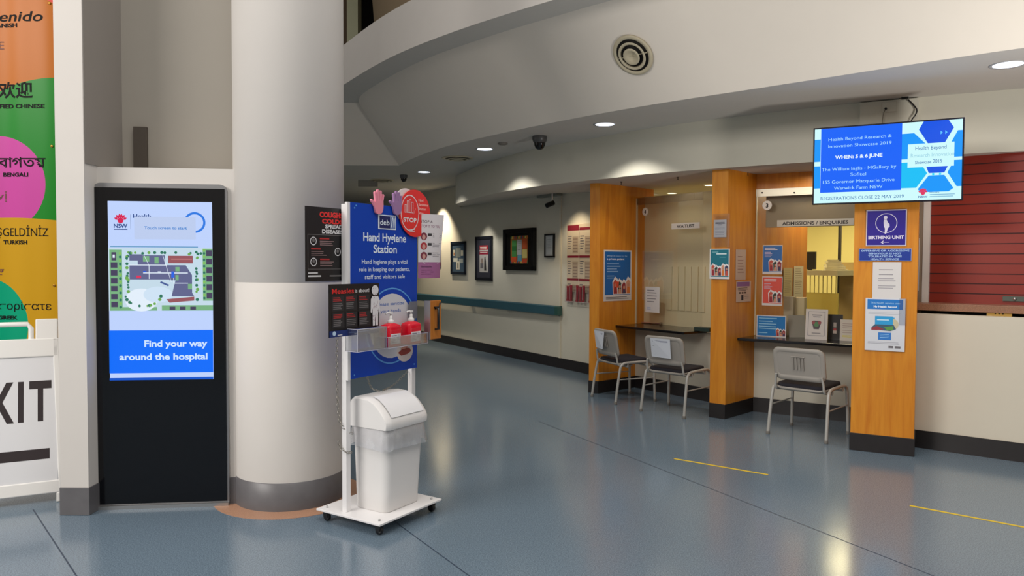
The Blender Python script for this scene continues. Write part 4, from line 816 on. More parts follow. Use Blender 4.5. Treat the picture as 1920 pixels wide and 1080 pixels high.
waratah(S, 75.5, 91, 3.6, glow((222, 50, 96), K)); S.text(75.5, 97, 'NSW', 2.4, tn, bold=.03, width=6); S.text(80, 91.5, 'Health', 2, tn, 'l', 0, 6); S.lines(80, 96, (93, 95.5), .9, glow((110, 170, 210), K), .1); S.build('display', root)
# wall plate, outlet and cables above the screen
BK = Plane((3.0, 6.655), (3.73, 6.25)); BK.O += BK.N * .04
a_, b_, c_, d_ = BK.box(1612, 191, 1722, 260); mb = MB(); mb.pbox(BK, a_, b_, d_, 2.96, -.03, .012, WALLW); tag(mb.build('access_panel', bevel=0.002), 'cream access panel on the bulkhead above the television', 'panel')
a_, b_, c_, d_ = BK.box(1654, 192, 1681, 211); root = thing('power_outlet', 'double power outlet on the panel above the television', 'outlet', BK.pt((a_ + b_) / 2, d_, .013))
mb = MB(); mb.pbox(BK, a_, b_, d_, c_, .012, .020, WALLW); mb.build('plate', root, bevel=0.002); mb = MB(); mb.lathe(BK.pt(a_ + .03, d_ + .03, .02), [(.010, 0), (.010, .02), (0, .022)], BLACK, 12, X=BK.U, Y=Z, A=BK.N); mb.build('plug', root)
mb = MB(); p0 = BK.pt(a_ + .03, d_ + .03, .035); mb.tube(smooth([p0, p0 - Z * .06 - BK.U * .02, p0 - Z * .20 - BK.U * .03], 6), .0035, mat('grey_cable', (120, 112, 96), 0.6), 6); tag(mb.build('thin_cable'), 'thin grey cable from the outlet down behind the television', 'cable')
p0 = BK.pt(BK.hit(1697, 184)[0], BK.hit(1697, 186)[1], .03); root = thing('ceiling_outlet', 'black plug in a white ceiling block above the television', 'outlet', p0)
mb = MB(); mb.box(p0 + Z * .04 - BK.U * .04, (.16, .07, .02), WALLW, Matrix.Rotation(-.5, 3, 'Z')); mb.build('block', root); mb = MB(); mb.box(p0 + Z * .012, (.055, .04, .035), BLACK, Matrix.Rotation(-.5, 3, 'Z')); mb.build('plug', root, bevel=0.004)
mb = MB(); q = [BK.pt(*BK.hit(x, y, .04), .04) for x, y in ((1703, 187), (1712, 196), (1719, 206), (1716, 216), (1709, 226), (1706, 245))]; mb.tube(smooth(q, 5), .006, BLACK, 8); tag(mb.build('black_cable'), 'black cable curving from the ceiling plug to the television', 'cable')
# ---------------------------------------------------------------- papers and signs
wp = mat('white_paper', (218, 214, 212), 0.6, var=0.0); tx1 = ink((110, 106, 110)); blk = ink((26, 24, 26)); bluP = mat('poster_blue', (8, 96, 172), 0.4, var=0.0); redP = mat('poster_red', (222, 76, 56), 0.4, var=0.0)
def people(S, x, y, w, h, n=4):
    cs = [(200, 80, 60), (40, 60, 50), (150, 40, 50), (214, 150, 120), (60, 60, 90), (220, 120, 50)]
    for k in range(n):
        cx = x + w * (k + .5) / n; cy_ = y + h * (0.15 + .35 * ((k * 7) % 3) / 2 * (1 - k / n)); d = w / n * .62
        S.poly([(cx - d * 1.15, cy_), (cx - d * .2, cy_ - d * 1.1 * S.w / S.h * 1.2), (cx + d * 1.1, cy_ - d * .4), (cx + d * .95, y + h), (cx - d * .9, y + h)], ink((228, 226, 226)))
        S.poly([(cx - d * .85, cy_ + 1.5), (cx - d * .1, cy_ - d * .6 * S.w / S.h), (cx + d * .8, cy_ + 1), (cx + d * .7, y + h - 1), (cx - d * .7, y + h - 1)], ink(cs[k % 6])); S.ell(cx, cy_ + h * .22, d * .42, ink((196, 140, 116)), n=12); S.poly([(cx - d * .6, y + h - 1), (cx - d * .4, cy_ + h * .36), (cx + d * .4, cy_ + h * .36), (cx + d * .6, y + h - 1)], ink(cs[(k + 2) % 6]))
# window 4 side poster
S = psheet(P4P, 1132, 469, 1184, 564, wp); S.rect(4, 3, 96, 88, bluP); S.text(11, 13, 'What it means to be', 3.4, ink((170, 200, 230)), 'l', 0, 72); S.text(11, 19, 'a private patient', 3.6, ink((226, 234, 244)), 'l', .03, 62)
S.lines(11, 60, (26, 31, 36, 41), 2, ink((130, 170, 214)), .3); S.lines(11, 45, (50, 54), 1.6, ink((130, 170, 214)), .3); people(S, 34, 58, 62, 29, 4); S.poly([(40, 62), (54, 62), (52, 74), (44, 74)], ink((222, 80, 50))); S.lines(8, 90, (92, 95), 1.2, tx1, .1)
tag(S.build('private_patient_poster'), 'blue poster on the side of the leftmost timber partition', 'poster')
def number_disc(W, px, py, n, label, off):
    u, z = W.hit(px, py, off); r = .048; root = thing('number_disc', label, 'sign', W.pt(u, z - r, off), 'round window number signs')
    mb = MB(); mb.lathe(W.pt(u, z, off), [(r, 0), (r, .003), (0, .003)], mat('disc_white', (224, 220, 214), 0.4, var=0.0), 36, X=W.U, Y=Z, A=W.N, smooth=False); mb.build('disc', root)
    S = Sheet(W.pt(u - r, z + r, off + .0035), W.U, W.N, 2 * r, 2 * r, None); S.text(50, 73, n, 46, blk, bold=.04); S.build('numeral', root)
number_disc(W4, 1210, 397, '4', 'round white sign with number 4 on the glass', .010); number_disc(W3, 1438.5, 385, '3', 'round white sign with number 3 on the glass', .018)
S = psheet(W4, 1259, 418, 1312, 429, wp, .012, .006); S.text(50, 76, 'WAITLIST', 52, blk, bold=.03, width=62); tag(S.build('waitlist_sign'), 'small white sign reading WAITLIST on the window 4 glass', 'sign')
S = psheet(W3, 1457, 411, 1601, 423.5, mat('sign_grey', (190, 184, 172), 0.5, var=0.0), .020, .006); S.text(50, 78, 'ADMISSIONS / ENQUIRIES', 52, ink((40, 32, 30)), bold=.03, width=86); tag(S.build('admissions_sign'), 'long grey sign reading ADMISSIONS / ENQUIRIES on the window 3 glass', 'sign')
S = psheet(W4, 1210, 538, 1236.5, 586, wp, .012); S.lines(12, 92, (12, 22, 34, 45, 56), 3, ink((120, 118, 124)), .4); S.lines(12, 40, (80, 86), 2, ink((150, 170, 210)), .3); tag(S.build('glass_notice'), 'white paper notice low on the window 4 glass', 'notice')
# papers on counter 4
def slab(W, px0, py0, px1, py1, z, h, m, name, label, cat, ang=0.0):
    p = onz((px0 + px1) / 2, (py0 + py1) / 2, z); R = Matrix.Rotation(math.atan2(W.U.y, W.U.x) + ang, 3, 'Z'); w = (px1 - px0) / F * p.y / max(.3, abs(W.U.x)) * .8
    mb = MB(); mb.box(p + Z * h / 2, (w, .21, h), m, R); return tag(mb.build(name), label, cat)
p = onz(1222, 606, DESK + .001); root = thing('brochure_tray', 'clear tray of pinkish brochures lying on the window 4 counter', 'tray', p); R_m = Matrix.Rotation(math.atan2(W4.U.y, W4.U.x), 3, 'Z')
mb = MB(); mb.box(p + Z * .004, (.46, .20, .006), ACRYL, R_m)
for s_ in (-.23, .23): mb.box(p + R_m @ Vector((s_, 0, .018)), (.003, .20, .03), ACRYL, R_m)
mb.box(p + R_m @ Vector((0, .10, .018)), (.46, .003, .03), ACRYL, R_m); mb.build('tray', root)
mb = MB()
for k in range(3): mb.box(p + R_m @ Vector((-.15 + .15 * k, 0, .010 + .001 * k)), (.145, .19, .006), mat('brochure_pink', (150 + 16 * (k % 2), 112, 116), 0.5), R_m @ Matrix.Rotation(.05 * (k - 1), 3, 'Z'))
mb.build('brochures', root)
p = onz(1322, 616, DESK + .03); mb = MB(); mb.box(Vector((p.x, p.y, DESK + .022)), (.22, .12, .042), mat('dark_green_box', (30, 48, 42), 0.5), R_m); tag(mb.build('card_box', bevel=0.003), 'dark green box at the right end of the window 4 counter', 'box')
# mid pillar
root = thing('acrylic_notice', 'white notice in clear plastic on the front edge of the middle partition', 'notice', M.pt(.08, M.hit(1350, 445)[1], .005))
S = psheet(M, 1338.5, 412, 1362, 445, wp, .006); S.lines(12, 90, (14, 20), 3.5, ink((90, 86, 100)), .1); S.lines(30, 66, (27,), 3.5, ink((90, 86, 100)), 0); S.lines(10, 92, (45, 52, 66, 73, 84), 2.5, ink((170, 168, 176)), .4); S.build('sheet', root)
a_, b_, c_, d_ = M.box(1337, 401, 1369, 463); mb = MB(); mb.pbox(M, a_, b_, d_, c_, .0095, .012, ACRYL); mb.build('clear_cover', root)
S = psheet(M, 1330.5, 466.5, 1368, 523, wp, .014); S.rect(5, 3, 95, 93, ink((6, 112, 130))); S.text(12, 15, 'Concerned', 3.5, ink((160, 210, 214)), 'l', 0, 1) if False else S.rect(12, 10, 44, 12, ink((150, 206, 210)))
S.rect(34, 15, 84, 19, ink((214, 232, 234))); S.rect(50, 27, 80, 29, ink((90, 170, 180))); people(S, 10, 52, 84, 38, 5); tag(S.build('teal_poster'), 'small teal poster overlapping the front edge of the middle partition', 'poster')
S = psheet(MDP, 1379.5, 468, 1398.5, 524.5, mat('pink_paper', (198, 172, 156), 0.6, var=0.0)); S.lines(20, 82, (22, 35, 46, 54, 64, 74), 2.4, ink((140, 96, 86)), .4); tag(S.build('strip_notice'), 'narrow pinkish paper strip on the side of the middle partition', 'notice')
S = psheet(MDP, 1380.5, 527, 1408, 566, mat('cream_paper', (206, 180, 164), 0.6, var=0.0)); S.rect(5, 4, 90, 26, ink((140, 96, 150))); S.lines(10, 80, (32, 38, 44), 2.5, ink((60, 40, 46)), .3)
for x in (18, 36, 54): S.rect(x, 52, x + 13, 60, ink((70, 44, 36)))
S.rect(34, 66, 48, 92, ink((30, 26, 40))); S.lines(56, 88, (66, 74, 82), 2, tx1, .3); tag(S.build('small_flyer'), 'small cream flyer below the pinkish strip on the middle partition', 'flyer')
# window 3 glass posters
for y0, y1, c_, nm, lb in ((459.5, 514, bluP, 'blue_poster', 'blue poster with people, upper of two on the window 3 glass'), (518.5, 573, redP, 'red_poster', 'red poster with people, lower of two on the window 3 glass')):
    S = psheet(W3, 1430 if c_ is bluP else 1429, y0, 1467, y1, wp, .012); S.rect(3, 3, 97, 92, c_); S.lines(10, 76, (9, 14), 3, ink((226, 220, 226)), .2); S.lines(10, 56, (24, 29, 34, 39), 2, ink((200, 190, 210)), .4); people(S, 34, 50, 62, 40, 3); tag(S.build(nm), lb, 'poster')
for (x0, y0, x1, y1), c_, nm, lb in (((1469, 502, 1485.5, 555), (204, 184, 130), 'pinned_list', 'narrow cream list pinned behind window 3, left one'), ((1488.5, 499, 1506, 558), (222, 208, 172), 'pinned_list', 'narrow pale list pinned behind window 3, right one')):
    S = psheet(MDP, x0, y0, x1, y1, mat('list_paper', c_, 0.7, var=0.0), .01); S.lines(14, 88, list(range(8, 92, 7)), 1.6, ink((150, 130, 96)), .3); tag(S.build(nm), lb, 'notice')
# counter 3 displays
def stander(x0, y0, x1, y1, n, mt, name, label, cat, draw, tilt=0.0, rot=0.0, zb=None):
    """a board standing on the counter n metres in front of (+) or behind (-) the glass"""
    a, b, zt, z0_ = W3.box(x0, y0, x1, y1, n); zt = DESK + max(.05, zt - z0_) + (0 if zb is None else zb)
    R = Matrix.Rotation(rot, 3, 'Z'); U = R @ W3.U; Nn = U.cross(Z); lean = (Z - Nn * tilt).normalized()
    O = W3.pt((a + b) / 2, DESK, n) - U * (b - a) / 2 + lean * (zt - DESK)
    S = Sheet(O, U, lean.cross(-U) if False else U.cross(lean).normalized(), b - a, zt - DESK, mt, .004, -lean); draw(S)
    return tag(S.build(name), label, cat)
def d1(S): S.rect(3, 4, 97, 96, ink((10, 118, 190))); S.lines(8, 74, (12, 26, 38, 50, 60), 4, ink((150, 206, 240)), .3); S.lines(8, 40, (80,), 4, ink((150, 206, 240)), .2); people(S, 68, 62, 30, 34, 3)
def d2(S): S.frame(12, 8, 88, 88, 2, ink((110, 112, 124))); S.text(50, 24, 'CONSUMER', 4, tx1, width=1) if False else S.rect(28, 18, 74, 21, ink((110, 108, 112))); S.rect(34, 24, 68, 27, ink((130, 128, 132))); S.poly([(28, 44), (36, 38), (64, 38), (72, 44), (66, 56), (62, 66), (38, 66), (34, 56)], ink((80, 70, 72))); S.ell(50, 50, 12, ink((80, 130, 80))); S.ell(36, 44, 8, ink((150, 70, 76))); S.ell(64, 44, 8, ink((150, 70, 76))); S.rect(30, 78, 70, 80.5, ink((120, 118, 122)))
def d3(S): S.rect(4, 4, 96, 96, ink((34, 28, 28))); S.rect(38, 32, 58, 52, ink((170, 160, 156))); S.rect(38, 56, 58, 64, ink((170, 60, 60))); S.rect(36, 64, 60, 76, ink((190, 176, 170)))
def d4_(S): S.lines(16, 90, (18, 28, 38, 50, 60), 3, ink((170, 150, 140)), .3); S.lines(16, 90, (74, 80), 3, ink((210, 200, 90)), .2)
def d5(S): S.frame(6, 5, 94, 95, 2, ink((150, 146, 140))); S.lines(18, 80, (18, 24, 30, 40, 46, 52, 60, 68), 1.6, ink((150, 146, 140)), .4)
stander(1418.5, 587, 1474, 627, .05, wp, 'counter_sign', 'landscape blue sign standing at the left of the window 3 counter', 'sign', d1)
stander(1480, 584, 1512, 626, -.06, mat('grey_frame', (150, 146, 138), 0.5, var=0.0), 'tilted_notice', 'grey framed notice tilted behind the blue counter sign', 'notice', d5, .25, .5)
stander(1509.5, 576, 1551, 633, .07, mat('notice_white', (212, 206, 200), 0.6, var=0.0), 'framed_notice', 'white framed notice with a round emblem standing on the window 3 counter', 'notice', d2, .12)
stander(1552, 580, 1580, 627, -.04, mat('dark_holder', (34, 28, 28), 0.5, var=0.0), 'dark_display', 'dark display board standing right of the white framed notice', 'display', d3, .05)
stander(1575, 587, 1603, 627, .03, mat('cream_notice_paper', (208, 200, 186), 0.6, var=0.0), 'cream_notice', 'cream notice standing at the right end of the window 3 counter', 'notice', d4_, .06)
mb = MB(); a_, b_, c_, d_ = W3.box(1469, 556, 1487, 590, -.18); mb.pbox(W3, a_, b_, DESK, c_, -.3, -.18, mat('document_box', (176, 164, 140), 0.6)); tag(mb.build('document_holder', bevel=0.003), 'beige document holder on the desk inside window 3', 'holder')
mb = MB(); a_, b_, c_, d_ = W3.box(1489, 558, 1508, 590, -.28); mb.pbox(W3, a_, b_, DESK, c_, -.4, -.28, mat('pale_folder', (206, 190, 150), 0.6)); tag(mb.build('pale_folder', bevel=0.002), 'pale folder standing inside window 3 below the pinned lists', 'folder')
# right pillar
root = thing('birthing_unit_sign', 'dark blue BIRTHING UNIT sign with a pregnant figure and an arrow', 'sign', RP.pt(.2, RP.hit(1660, 461)[1], .01)); NB = mat('sign_navy', (46, 30, 140), 0.3, var=0.0)
S = psheet(RP, 1624, 393, 1700, 461.5, mat('sign_border', (206, 200, 214), 0.4, var=0.0), .008, .004); S.rect(2.5, 2.8, 97.5, 97.2, NB); wl = ink((222, 216, 234)); S.ring(50, 37, 27, 1.6, wl)
S.ell(48, 21.5, 4.6, wl); S.poly([(44, 27), (51, 27), (53, 34), (58, 40), (58.5, 47), (54, 51), (52, 60), (50, 66), (46.5, 66), (47, 52), (44.5, 46), (43.5, 36)], wl)
S.text(50, 80, 'BIRTHING UNIT', 9, wl, bold=.04, width=88); S.line(40, 89.5, 58, 89.5, .008, wl); S.poly([(37, 89.5), (44, 84), (44, 86.5), (41, 89.5), (44, 92.5), (44, 95)], wl); S.build('face', root)
S = psheet(RP, 1610.5, 466, 1709, 489.5, mat('sign_rim', (150, 160, 196), 0.4, var=0.0), .008, .003); S.rect(1, 4, 99, 96, mat('sign_blue', (26, 56, 150), 0.35, var=0.0))
for k, (s_, w_) in enumerate((('OFFENSIVE OR AGGRESSIVE', 92), ('BEHAVIOUR IS NOT', 62), ('TOLERATED IN THIS', 64), ('HEALTH SERVICE', 54))): S.text(50, 24 + k * 22.5, s_, 14, ink((170, 200, 236)), bold=.03, width=w_)
tag(S.build('behaviour_sign'), 'blue plate about offensive or aggressive behaviour on the wide pillar', 'sign')
S = psheet(RP, 1636, 491.5, 1689.5, 560, wp, .006); S.lines(22, 80, (20, 33), 2.2, ink((140, 136, 142)), .2); S.lines(20, 86, (44, 50, 64, 70), 2.2, ink((160, 156, 162)), .2); tag(S.build('pillar_notice'), 'plain white notice between the blue plate and the health record poster', 'notice')
S = psheet(RP, 1622, 559.5, 1697, 658, mat('poster_white', (214, 216, 222), 0.4, var=0.0), .009); S.rect(5, 2, 94, 21, ink((20, 116, 196))); S.text(50, 10.5, 'This health service uses', 3.6, ink((170, 210, 240)), width=74); S.text(50, 17.5, 'My Health Record', 4, ink((226, 238, 248)), bold=.03, width=58)
S.lines(8, 92, (27, 29.5), .8, ink((180, 184, 194)), .1); S.rect(25, 36, 74, 56, ink((40, 160, 214))); S.ell(68, 49, 16, ink((200, 190, 160))); S.rect(25, 34, 70, 52, ink((40, 156, 214))); S.poly([(25, 50), (72, 50), (78, 58), (64, 62), (24, 60), (16, 56)], ink((60, 90, 110))); S.poly([(16, 57), (30, 53), (48, 59), (30, 61), (16, 61)], ink((150, 50, 60))); S.poly([(48, 55), (70, 52), (72, 60), (56, 61)], ink((90, 150, 70))); S.rect(30, 40, 60, 42, ink((200, 230, 246)))
S.rect(34, 65, 66, 79, ink((44, 120, 200))); S.lines(38, 62, (68, 71, 74), 1, ink((150, 200, 240)), .1); S.lines(8, 92, (83, 85.5), .8, ink((170, 170, 180)), .1); S.rect(60, 90, 72, 94, tx1); S.rect(76, 90, 90, 94, tx1)
tag(S.build('health_record_poster'), 'white and blue health record poster low on the wide pillar', 'poster')
mb = MB(); a_, b_, c_, d_ = RP.box(1694, 560, 1700, 610); mb.pbox(RP, a_ - .03, b_, d_, c_, .0095, .0115, ACRYL); tag(mb.build('clip_cover'), 'clear plastic strip on the right edge of the health record poster', 'cover')
# ---------------------------------------------------------------- corridor wall
def frame(x0, y0, x1, y1, fc, inner, bw, name, label, draw, off=.03, tk=.03):
    a, b, zt, zb = HW.box(x0, y0, x1, y1, off); root = thing(name, label, 'picture', HW.pt((a + b) / 2, zb, 0)); fm = mat('frame_paint', fc, 0.35, var=0.05)
    mb = MB()
    for q in ((a, a + bw, zb, zt), (b - bw, b, zb, zt), (a, b, zb, zb + bw), (a, b, zt - bw, zt)): mb.pbox(HW, *q, .002, off, fm)
    mb.build('frame', root, bevel=0.003)
    S = Sheet(HW.pt(a + bw, zt - bw, off * .6), HW.U, HW.N, b - a - 2 * bw, zt - zb - 2 * bw, mat('mount_board', inner, 0.25, var=0.0), .004); draw(S); S.build('picture', root); return root
mb = MB(); a_, b_, c_, d_ = HW.box(812.5, 469, 827.5, 498); mb.pbox(HW, a_, b_, d_, c_, .002, .02, mat('bronze_plate', (104, 74, 42), 0.35, 0.4, var=0.2)); tag(mb.build('wall_plaque', bevel=0.003), 'small bronze plaque on the corridor wall right of the hygiene board', 'plaque')
def f1(S):
    for x, y, w, h, c in ((6, 20, 18, 22, (176, 176, 160)), (30, 14, 40, 34, (120, 130, 130)), (72, 22, 18, 20, (190, 190, 176)), (10, 50, 36, 14, (190, 196, 190)), (56, 52, 34, 16, (150, 160, 160)), (34, 62, 28, 30, (200, 200, 190)), (44, 68, 8, 20, (60, 66, 60)), (12, 30, 8, 10, (150, 90, 50))): S.rect(x, y, x + w, y + h, ink(c))
frame(844.5, 453, 872, 514.5, (24, 34, 48), (70, 90, 110), .05, 'framed_photographs', 'blue-grey framed group of photographs, leftmost picture on the corridor wall', f1)
def f2(S): S.rect(20, 16, 82, 86, ink((190, 186, 180))); S.rect(20, 16, 82, 28, ink((170, 50, 60))); S.rect(20, 32, 82, 40, ink((150, 30, 56))); S.lines(24, 78, (20, 24, 34), 2, ink((226, 220, 210)), .2); S.poly([(56, 48), (62, 44), (66, 56), (70, 82), (54, 82)], ink((60, 56, 56))); S.ell(38, 56, 9, ink((150, 130, 120))); S.rect(26, 62, 48, 76, ink((110, 106, 110)))
frame(890.5, 443, 921.5, 526, (26, 28, 36), (62, 62, 72), .05, 'framed_poster', 'dark framed poster with a red heading between two other pictures', f2)
def f3(S):
    cols = ((60, 110, 60), (196, 110, 40), (180, 60, 40), (214, 176, 80), (40, 90, 110))
    S.rect(18, 10, 84, 92, ink((150, 90, 30)))
    for k in range(26): S.poly([(18 + (k % 13) * 5, 10 + (k // 13) * 74), (24 + (k % 13) * 5, 8 + (k // 13) * 74), (25 + (k % 13) * 5, 18 + (k // 13) * 74), (17 + (k % 13) * 5, 17 + (k // 13) * 74)], ink(cols[(k * 3) % 5]))
    for x, y, w, h, c in ((24, 22, 18, 50, (70, 140, 70)), (44, 20, 18, 46, (176, 180, 176)), (64, 18, 18, 30, (196, 84, 30)), (64, 50, 18, 26, (206, 190, 110)), (46, 66, 16, 20, (90, 150, 170)), (22, 72, 20, 16, (206, 80, 30)), (64, 78, 18, 12, (196, 70, 30)), (24, 40, 18, 14, (40, 110, 50))): S.rect(x, y, x + w, y + h, ink(c))
    S.lines(46, 60, (26, 32, 38, 44, 50), 1.6, ink((120, 124, 124)), .2)
frame(942.5, 428.5, 1000, 507, (8, 8, 9), (14, 14, 14), .07, 'framed_artwork', 'large black framed artwork with bright coloured blocks', f3, .06)
def f4(S): S.rect(0, 0, 100, 100, ink((196, 200, 200))); S.frame(8, 5, 92, 95, 2, ink((150, 150, 150))); S.lines(24, 80, (18, 30, 42, 50, 58, 66), 1.6, ink((140, 140, 146)), .3)
frame(1020, 438.5, 1038, 482.5, (16, 16, 20), (200, 200, 200), .025, 'framed_certificate', 'small black framed certificate right of the artwork', f4)
# handrail
a_ = 0.0; b_ = HW.hit(1046.5, 580, .09)[0]; zt_ = HW.hit(1046, 574, .09)[1]; zb_ = HW.hit(1041, 592, .09)[1]
root = thing('handrail', 'long teal crash rail along the corridor wall', 'handrail', HW.pt(4, zb_, .05)); TEAL = mat('teal_vinyl', (50, 88, 100), 0.4, var=0.03)
def rp(u, z): return [HW.pt(u, zb_ + .01, .055), HW.pt(u, zb_, .07), HW.pt(u, zb_ + .012, .088), HW.pt(u, zt_ - .015, .09), HW.pt(u, zt_, .075), HW.pt(u, zt_, .05)]
mb = MB(); mb.loft([rp(a_, 0), rp(b_ - .10, 0)], TEAL, smooth=False); mb.build('rail', root)
mb = MB(); mb.loft([rp(b_ - .10, 0), rp(b_ - .02, 0), [p - HW.N * .03 for p in rp(b_, 0)]], mat('teal_end_cap', (46, 84, 76), 0.4), smooth=False); mb.build('end_cap', root)
mb = MB()
for k in range(6): mb.pbox(HW, b_ - .3 - k * 1.3, b_ - .22 - k * 1.3, zb_ + .03, zt_ - .03, 0, .055, TEAL)
mb.build('wall_brackets', root)
# cable duct and little camera
u = HW.hit(1050.5, 530, .01)[0]; mb = MB(); mb.pbox(HW, u - .02, u + .02, .15, 2.56, 0, .02, mat('duct_plastic', (212, 206, 188), 0.5)); tag(mb.build('cable_duct'), 'vertical cream cable duct on the corridor wall right of the handrail', 'duct')
c = HW.pt(u, 2.50, .16); root = thing('security_camera', 'small black security camera hanging under the bulkhead near the duct', 'camera', c)
mb = MB(); mb.tube([c + Z * .08, c + Z * .0, c - Z * .06 - HW.U * .01], .012, WHITE); mb.build('mount', root); mb = MB(); mb.tube([c - Z * .07 - HW.N * .02, c - Z * .12 + HW.N * .10], .036, BLACK, 16); mb.build('body', root)
mb = MB(); mb.pbox(HW, u - .45, u + .1, 2.53, 2.565, .05, .14, mat('grey_box', (130, 134, 124), 0.5)); tag(mb.build('ceiling_box'), 'slim grey box on the soffit beside the small camera', 'box')
# brochure wall board
a_, b_, zt, zb = HW.box(1063, 420, 1110, 548, .02); RACK = clear_mat('rack_acrylic', (.97, .97, .97), .3, .1)
root = thing('brochure_board', 'tall white notice board with maroon bands left of the timber partition', 'notice board', HW.pt((a_ + b_) / 2, zb, 0))
MAR = ink((128, 24, 44)); S = Sheet(HW.pt(a_, zt, .02), HW.U, HW.N, b_ - a_, zt - zb, mat('board_paper', (204, 190, 166), 0.5, var=0.0), .018)
for c0 in (0, 50):
    S.rect(c0 + 1, 1 if c0 == 0 else 5, c0 + 48, 9, MAR)
    for r0 in (9, 46, 80):
        S.rect(c0 + 1, r0 - (0 if r0 > 9 else 0), c0 + 48, r0 + (3.2 if r0 > 9 else 0), MAR); S.lines(c0 + 4, c0 + 20, [r0 + 8 + k * 3.6 for k in range(6 if r0 < 80 else 3)], 1.2, tx1, .4); S.rect(c0 + 23, r0 + 9, c0 + 45, r0 + (34 if r0 < 80 else 19), ink((176, 158, 136)))
        for k in range(5 if r0 < 80 else 2): S.rect(c0 + 25, r0 + 12 + k * 4.6, c0 + 43, r0 + 13.5 + k * 4.6, ink((140, 120, 106)))
S.rect(49, 0, 50, 100, ink((220, 214, 200))); S.build('printed_panels', root)
a_, b_, zt, zb = HW.box(1059, 535, 1112, 567, .06); mb = MB(); mb.pbox(HW, a_, b_, zb, zb + .004, .0, .06, RACK); mb.pbox(HW, a_, b_, zb, zt, .058, .061, RACK); mb.pbox(HW, a_, a_ + .004, zb, zt, 0, .06, RACK); mb.tube([HW.pt(a_, zb, .06), HW.pt(b_, zb, .06)], .004, mat('rack_edge', (170, 160, 160), 0.4), 6); mb.build('rack', root)
n = 9
for k in range(n):
    if k in (2, 6): continue
    u = a_ + .03 + (b_ - a_ - .06) * k / (n - 1); mb = MB(); hh = (zt - zb) * (.92 + .06 * (k % 2)); q = [HW.pt(u - .028, zb + .006, .03), HW.pt(u + .028, zb + .006, .03), HW.pt(u + .028, zb + hh, .02), HW.pt(u - .028, zb + hh, .02)]
    mb.prism(q, HW.N * .010, mat('maroon_cover', (170, 30, 56), 0.4)); mb.pbox(HW, u - .018, u - .010, zb + .03, zb + hh * .9, .0402, .0412, ink((214, 190, 186)))
    tag(mb.build('brochure'), 'maroon brochure in the clear rack below the notice board', 'brochure', 'maroon brochures in the rack')
# yellow floor tape
YT = mat('yellow_tape', (222, 190, 40), 0.45, var=0.05)
for (a, b, w0), lb in (((((1264, 860), (1440, 890), .026)), 'yellow tape strip on the floor before window 3, nearer the counters'), ((((1706, 948), (1960, 996), .026)), 'yellow tape strip on the floor at the right edge of the picture')):
    A = onz(*a, .0008); B = onz(*b, .0008); d = (B - A).normalized(); n_ = Vector((-d.y, d.x, 0)) * w0 / 2; mb = MB(); mb.prism([A - n_, B - n_, B + n_, A + n_], Z * .0006, YT); tag(mb.build('floor_tape'), lb, 'tape', 'yellow floor tape strips')
# ---------------------------------------------------------------- ceiling fittings and light
def lamp(name, kind, loc, energy, color=(1, 1, 1), size=.1, **k):
    ld = bpy.data.lights.new(name, kind); ld.energy = energy; ld.color = color
    if kind == 'AREA':
        ld.shape = k.get('shape', 'DISK'); ld.size = size
        if 'size_y' in k: ld.size_y = k['size_y']
    else: ld.shadow_soft_size = size
    if kind == 'SPOT': ld.spot_size = k.get('cone', 2.0); ld.spot_blend = k.get('blend', .15)
    o = bpy.data.objects.new(name, ld); COL.objects.link(o); o.location = loc
    if 'aim' in k: o.rotation_euler = (Vector(k['aim']) - Vector(loc)).to_track_quat('-Z', 'Y').to_euler()
    return o
DLG = mat('lamp_glass', (226, 236, 255), .4, emit=3.0); RIM = mat('fitting_rim', (190, 190, 190), .4)
dl = []
for px, py, lb in ((1890, 121, 'round white downlight at the upper right of the flat ceiling'), (1134, 233, 'round white downlight left of the wall screen in the flat ceiling'), (909, 279.5, 'round white downlight beside the cream ceiling diffuser'), (795, 322.5, 'round white downlight farthest along the corridor ceiling')):
    c = onz(px, py, Z1); root = thing('downlight', lb, 'ceiling light', c, 'round downlights in the flat ceiling'); r = .095
    mb = MB(); mb.lathe(c, [(r, -.002), (r + .02, -.006), (r + .022, 0), (r, 0)], RIM, 40, caps=False); mb.build('rim', root)
    mb = MB(); mb.lathe(c, [(0.001, -.003), (r, -.003)], DLG, 32, caps=False); mb.build('diffuser', root); dl.append(c)
for c, e in zip(dl, (36, 52, 70, 60)): lamp('downlight_lamp', 'SPOT', c - Z * .02, e, (1, .96, .9), .05, cone=math.radians(124), blend=.35)
def diffuser(c, N_, X_, r, label):
    root = thing('ceiling_diffuser', label, 'air vent', c, 'round air diffusers'); Y_ = N_.cross(X_); cr = mat('cream_metal', (186, 176, 150), .45)
    mb = MB(); mb.lathe(c, [(r * .82, .002), (r * .84, .014), (r, .010), (r * 1.02, 0), (r * .82, 0)], cr, 48, X=X_, Y=Y_, A=N_, caps=False); mb.build('outer_ring', root)
    mb = MB(); mb.lathe(c, [(.001, .001), (r * .83, .001)], mat('vent_dark', (24, 20, 16), .8), 40, X=X_, Y=Y_, A=N_, caps=False, smooth=False); mb.build('duct', root)
    mb = MB(); mb.lathe(c, [(r * .70, .020), (r * .62, .028), (r * .54, .012), (r * .62, .014)], cr, 40, X=X_, Y=Y_, A=N_, caps=False); mb.build('inner_ring', root)
    mb = MB(); mb.lathe(c, [(r * .42, .030), (r * .36, .040), (r * .24, .018), (.002, .008)], cr, 40, X=X_, Y=Y_, A=N_, caps=False); mb.build('centre_cone', root)
    mb = MB(); mb.tube([c + X_ * r * .8 + N_ * .012, c - X_ * r * .8 + N_ * .012], .004, cr, 6); mb.build('cross_bar', root)
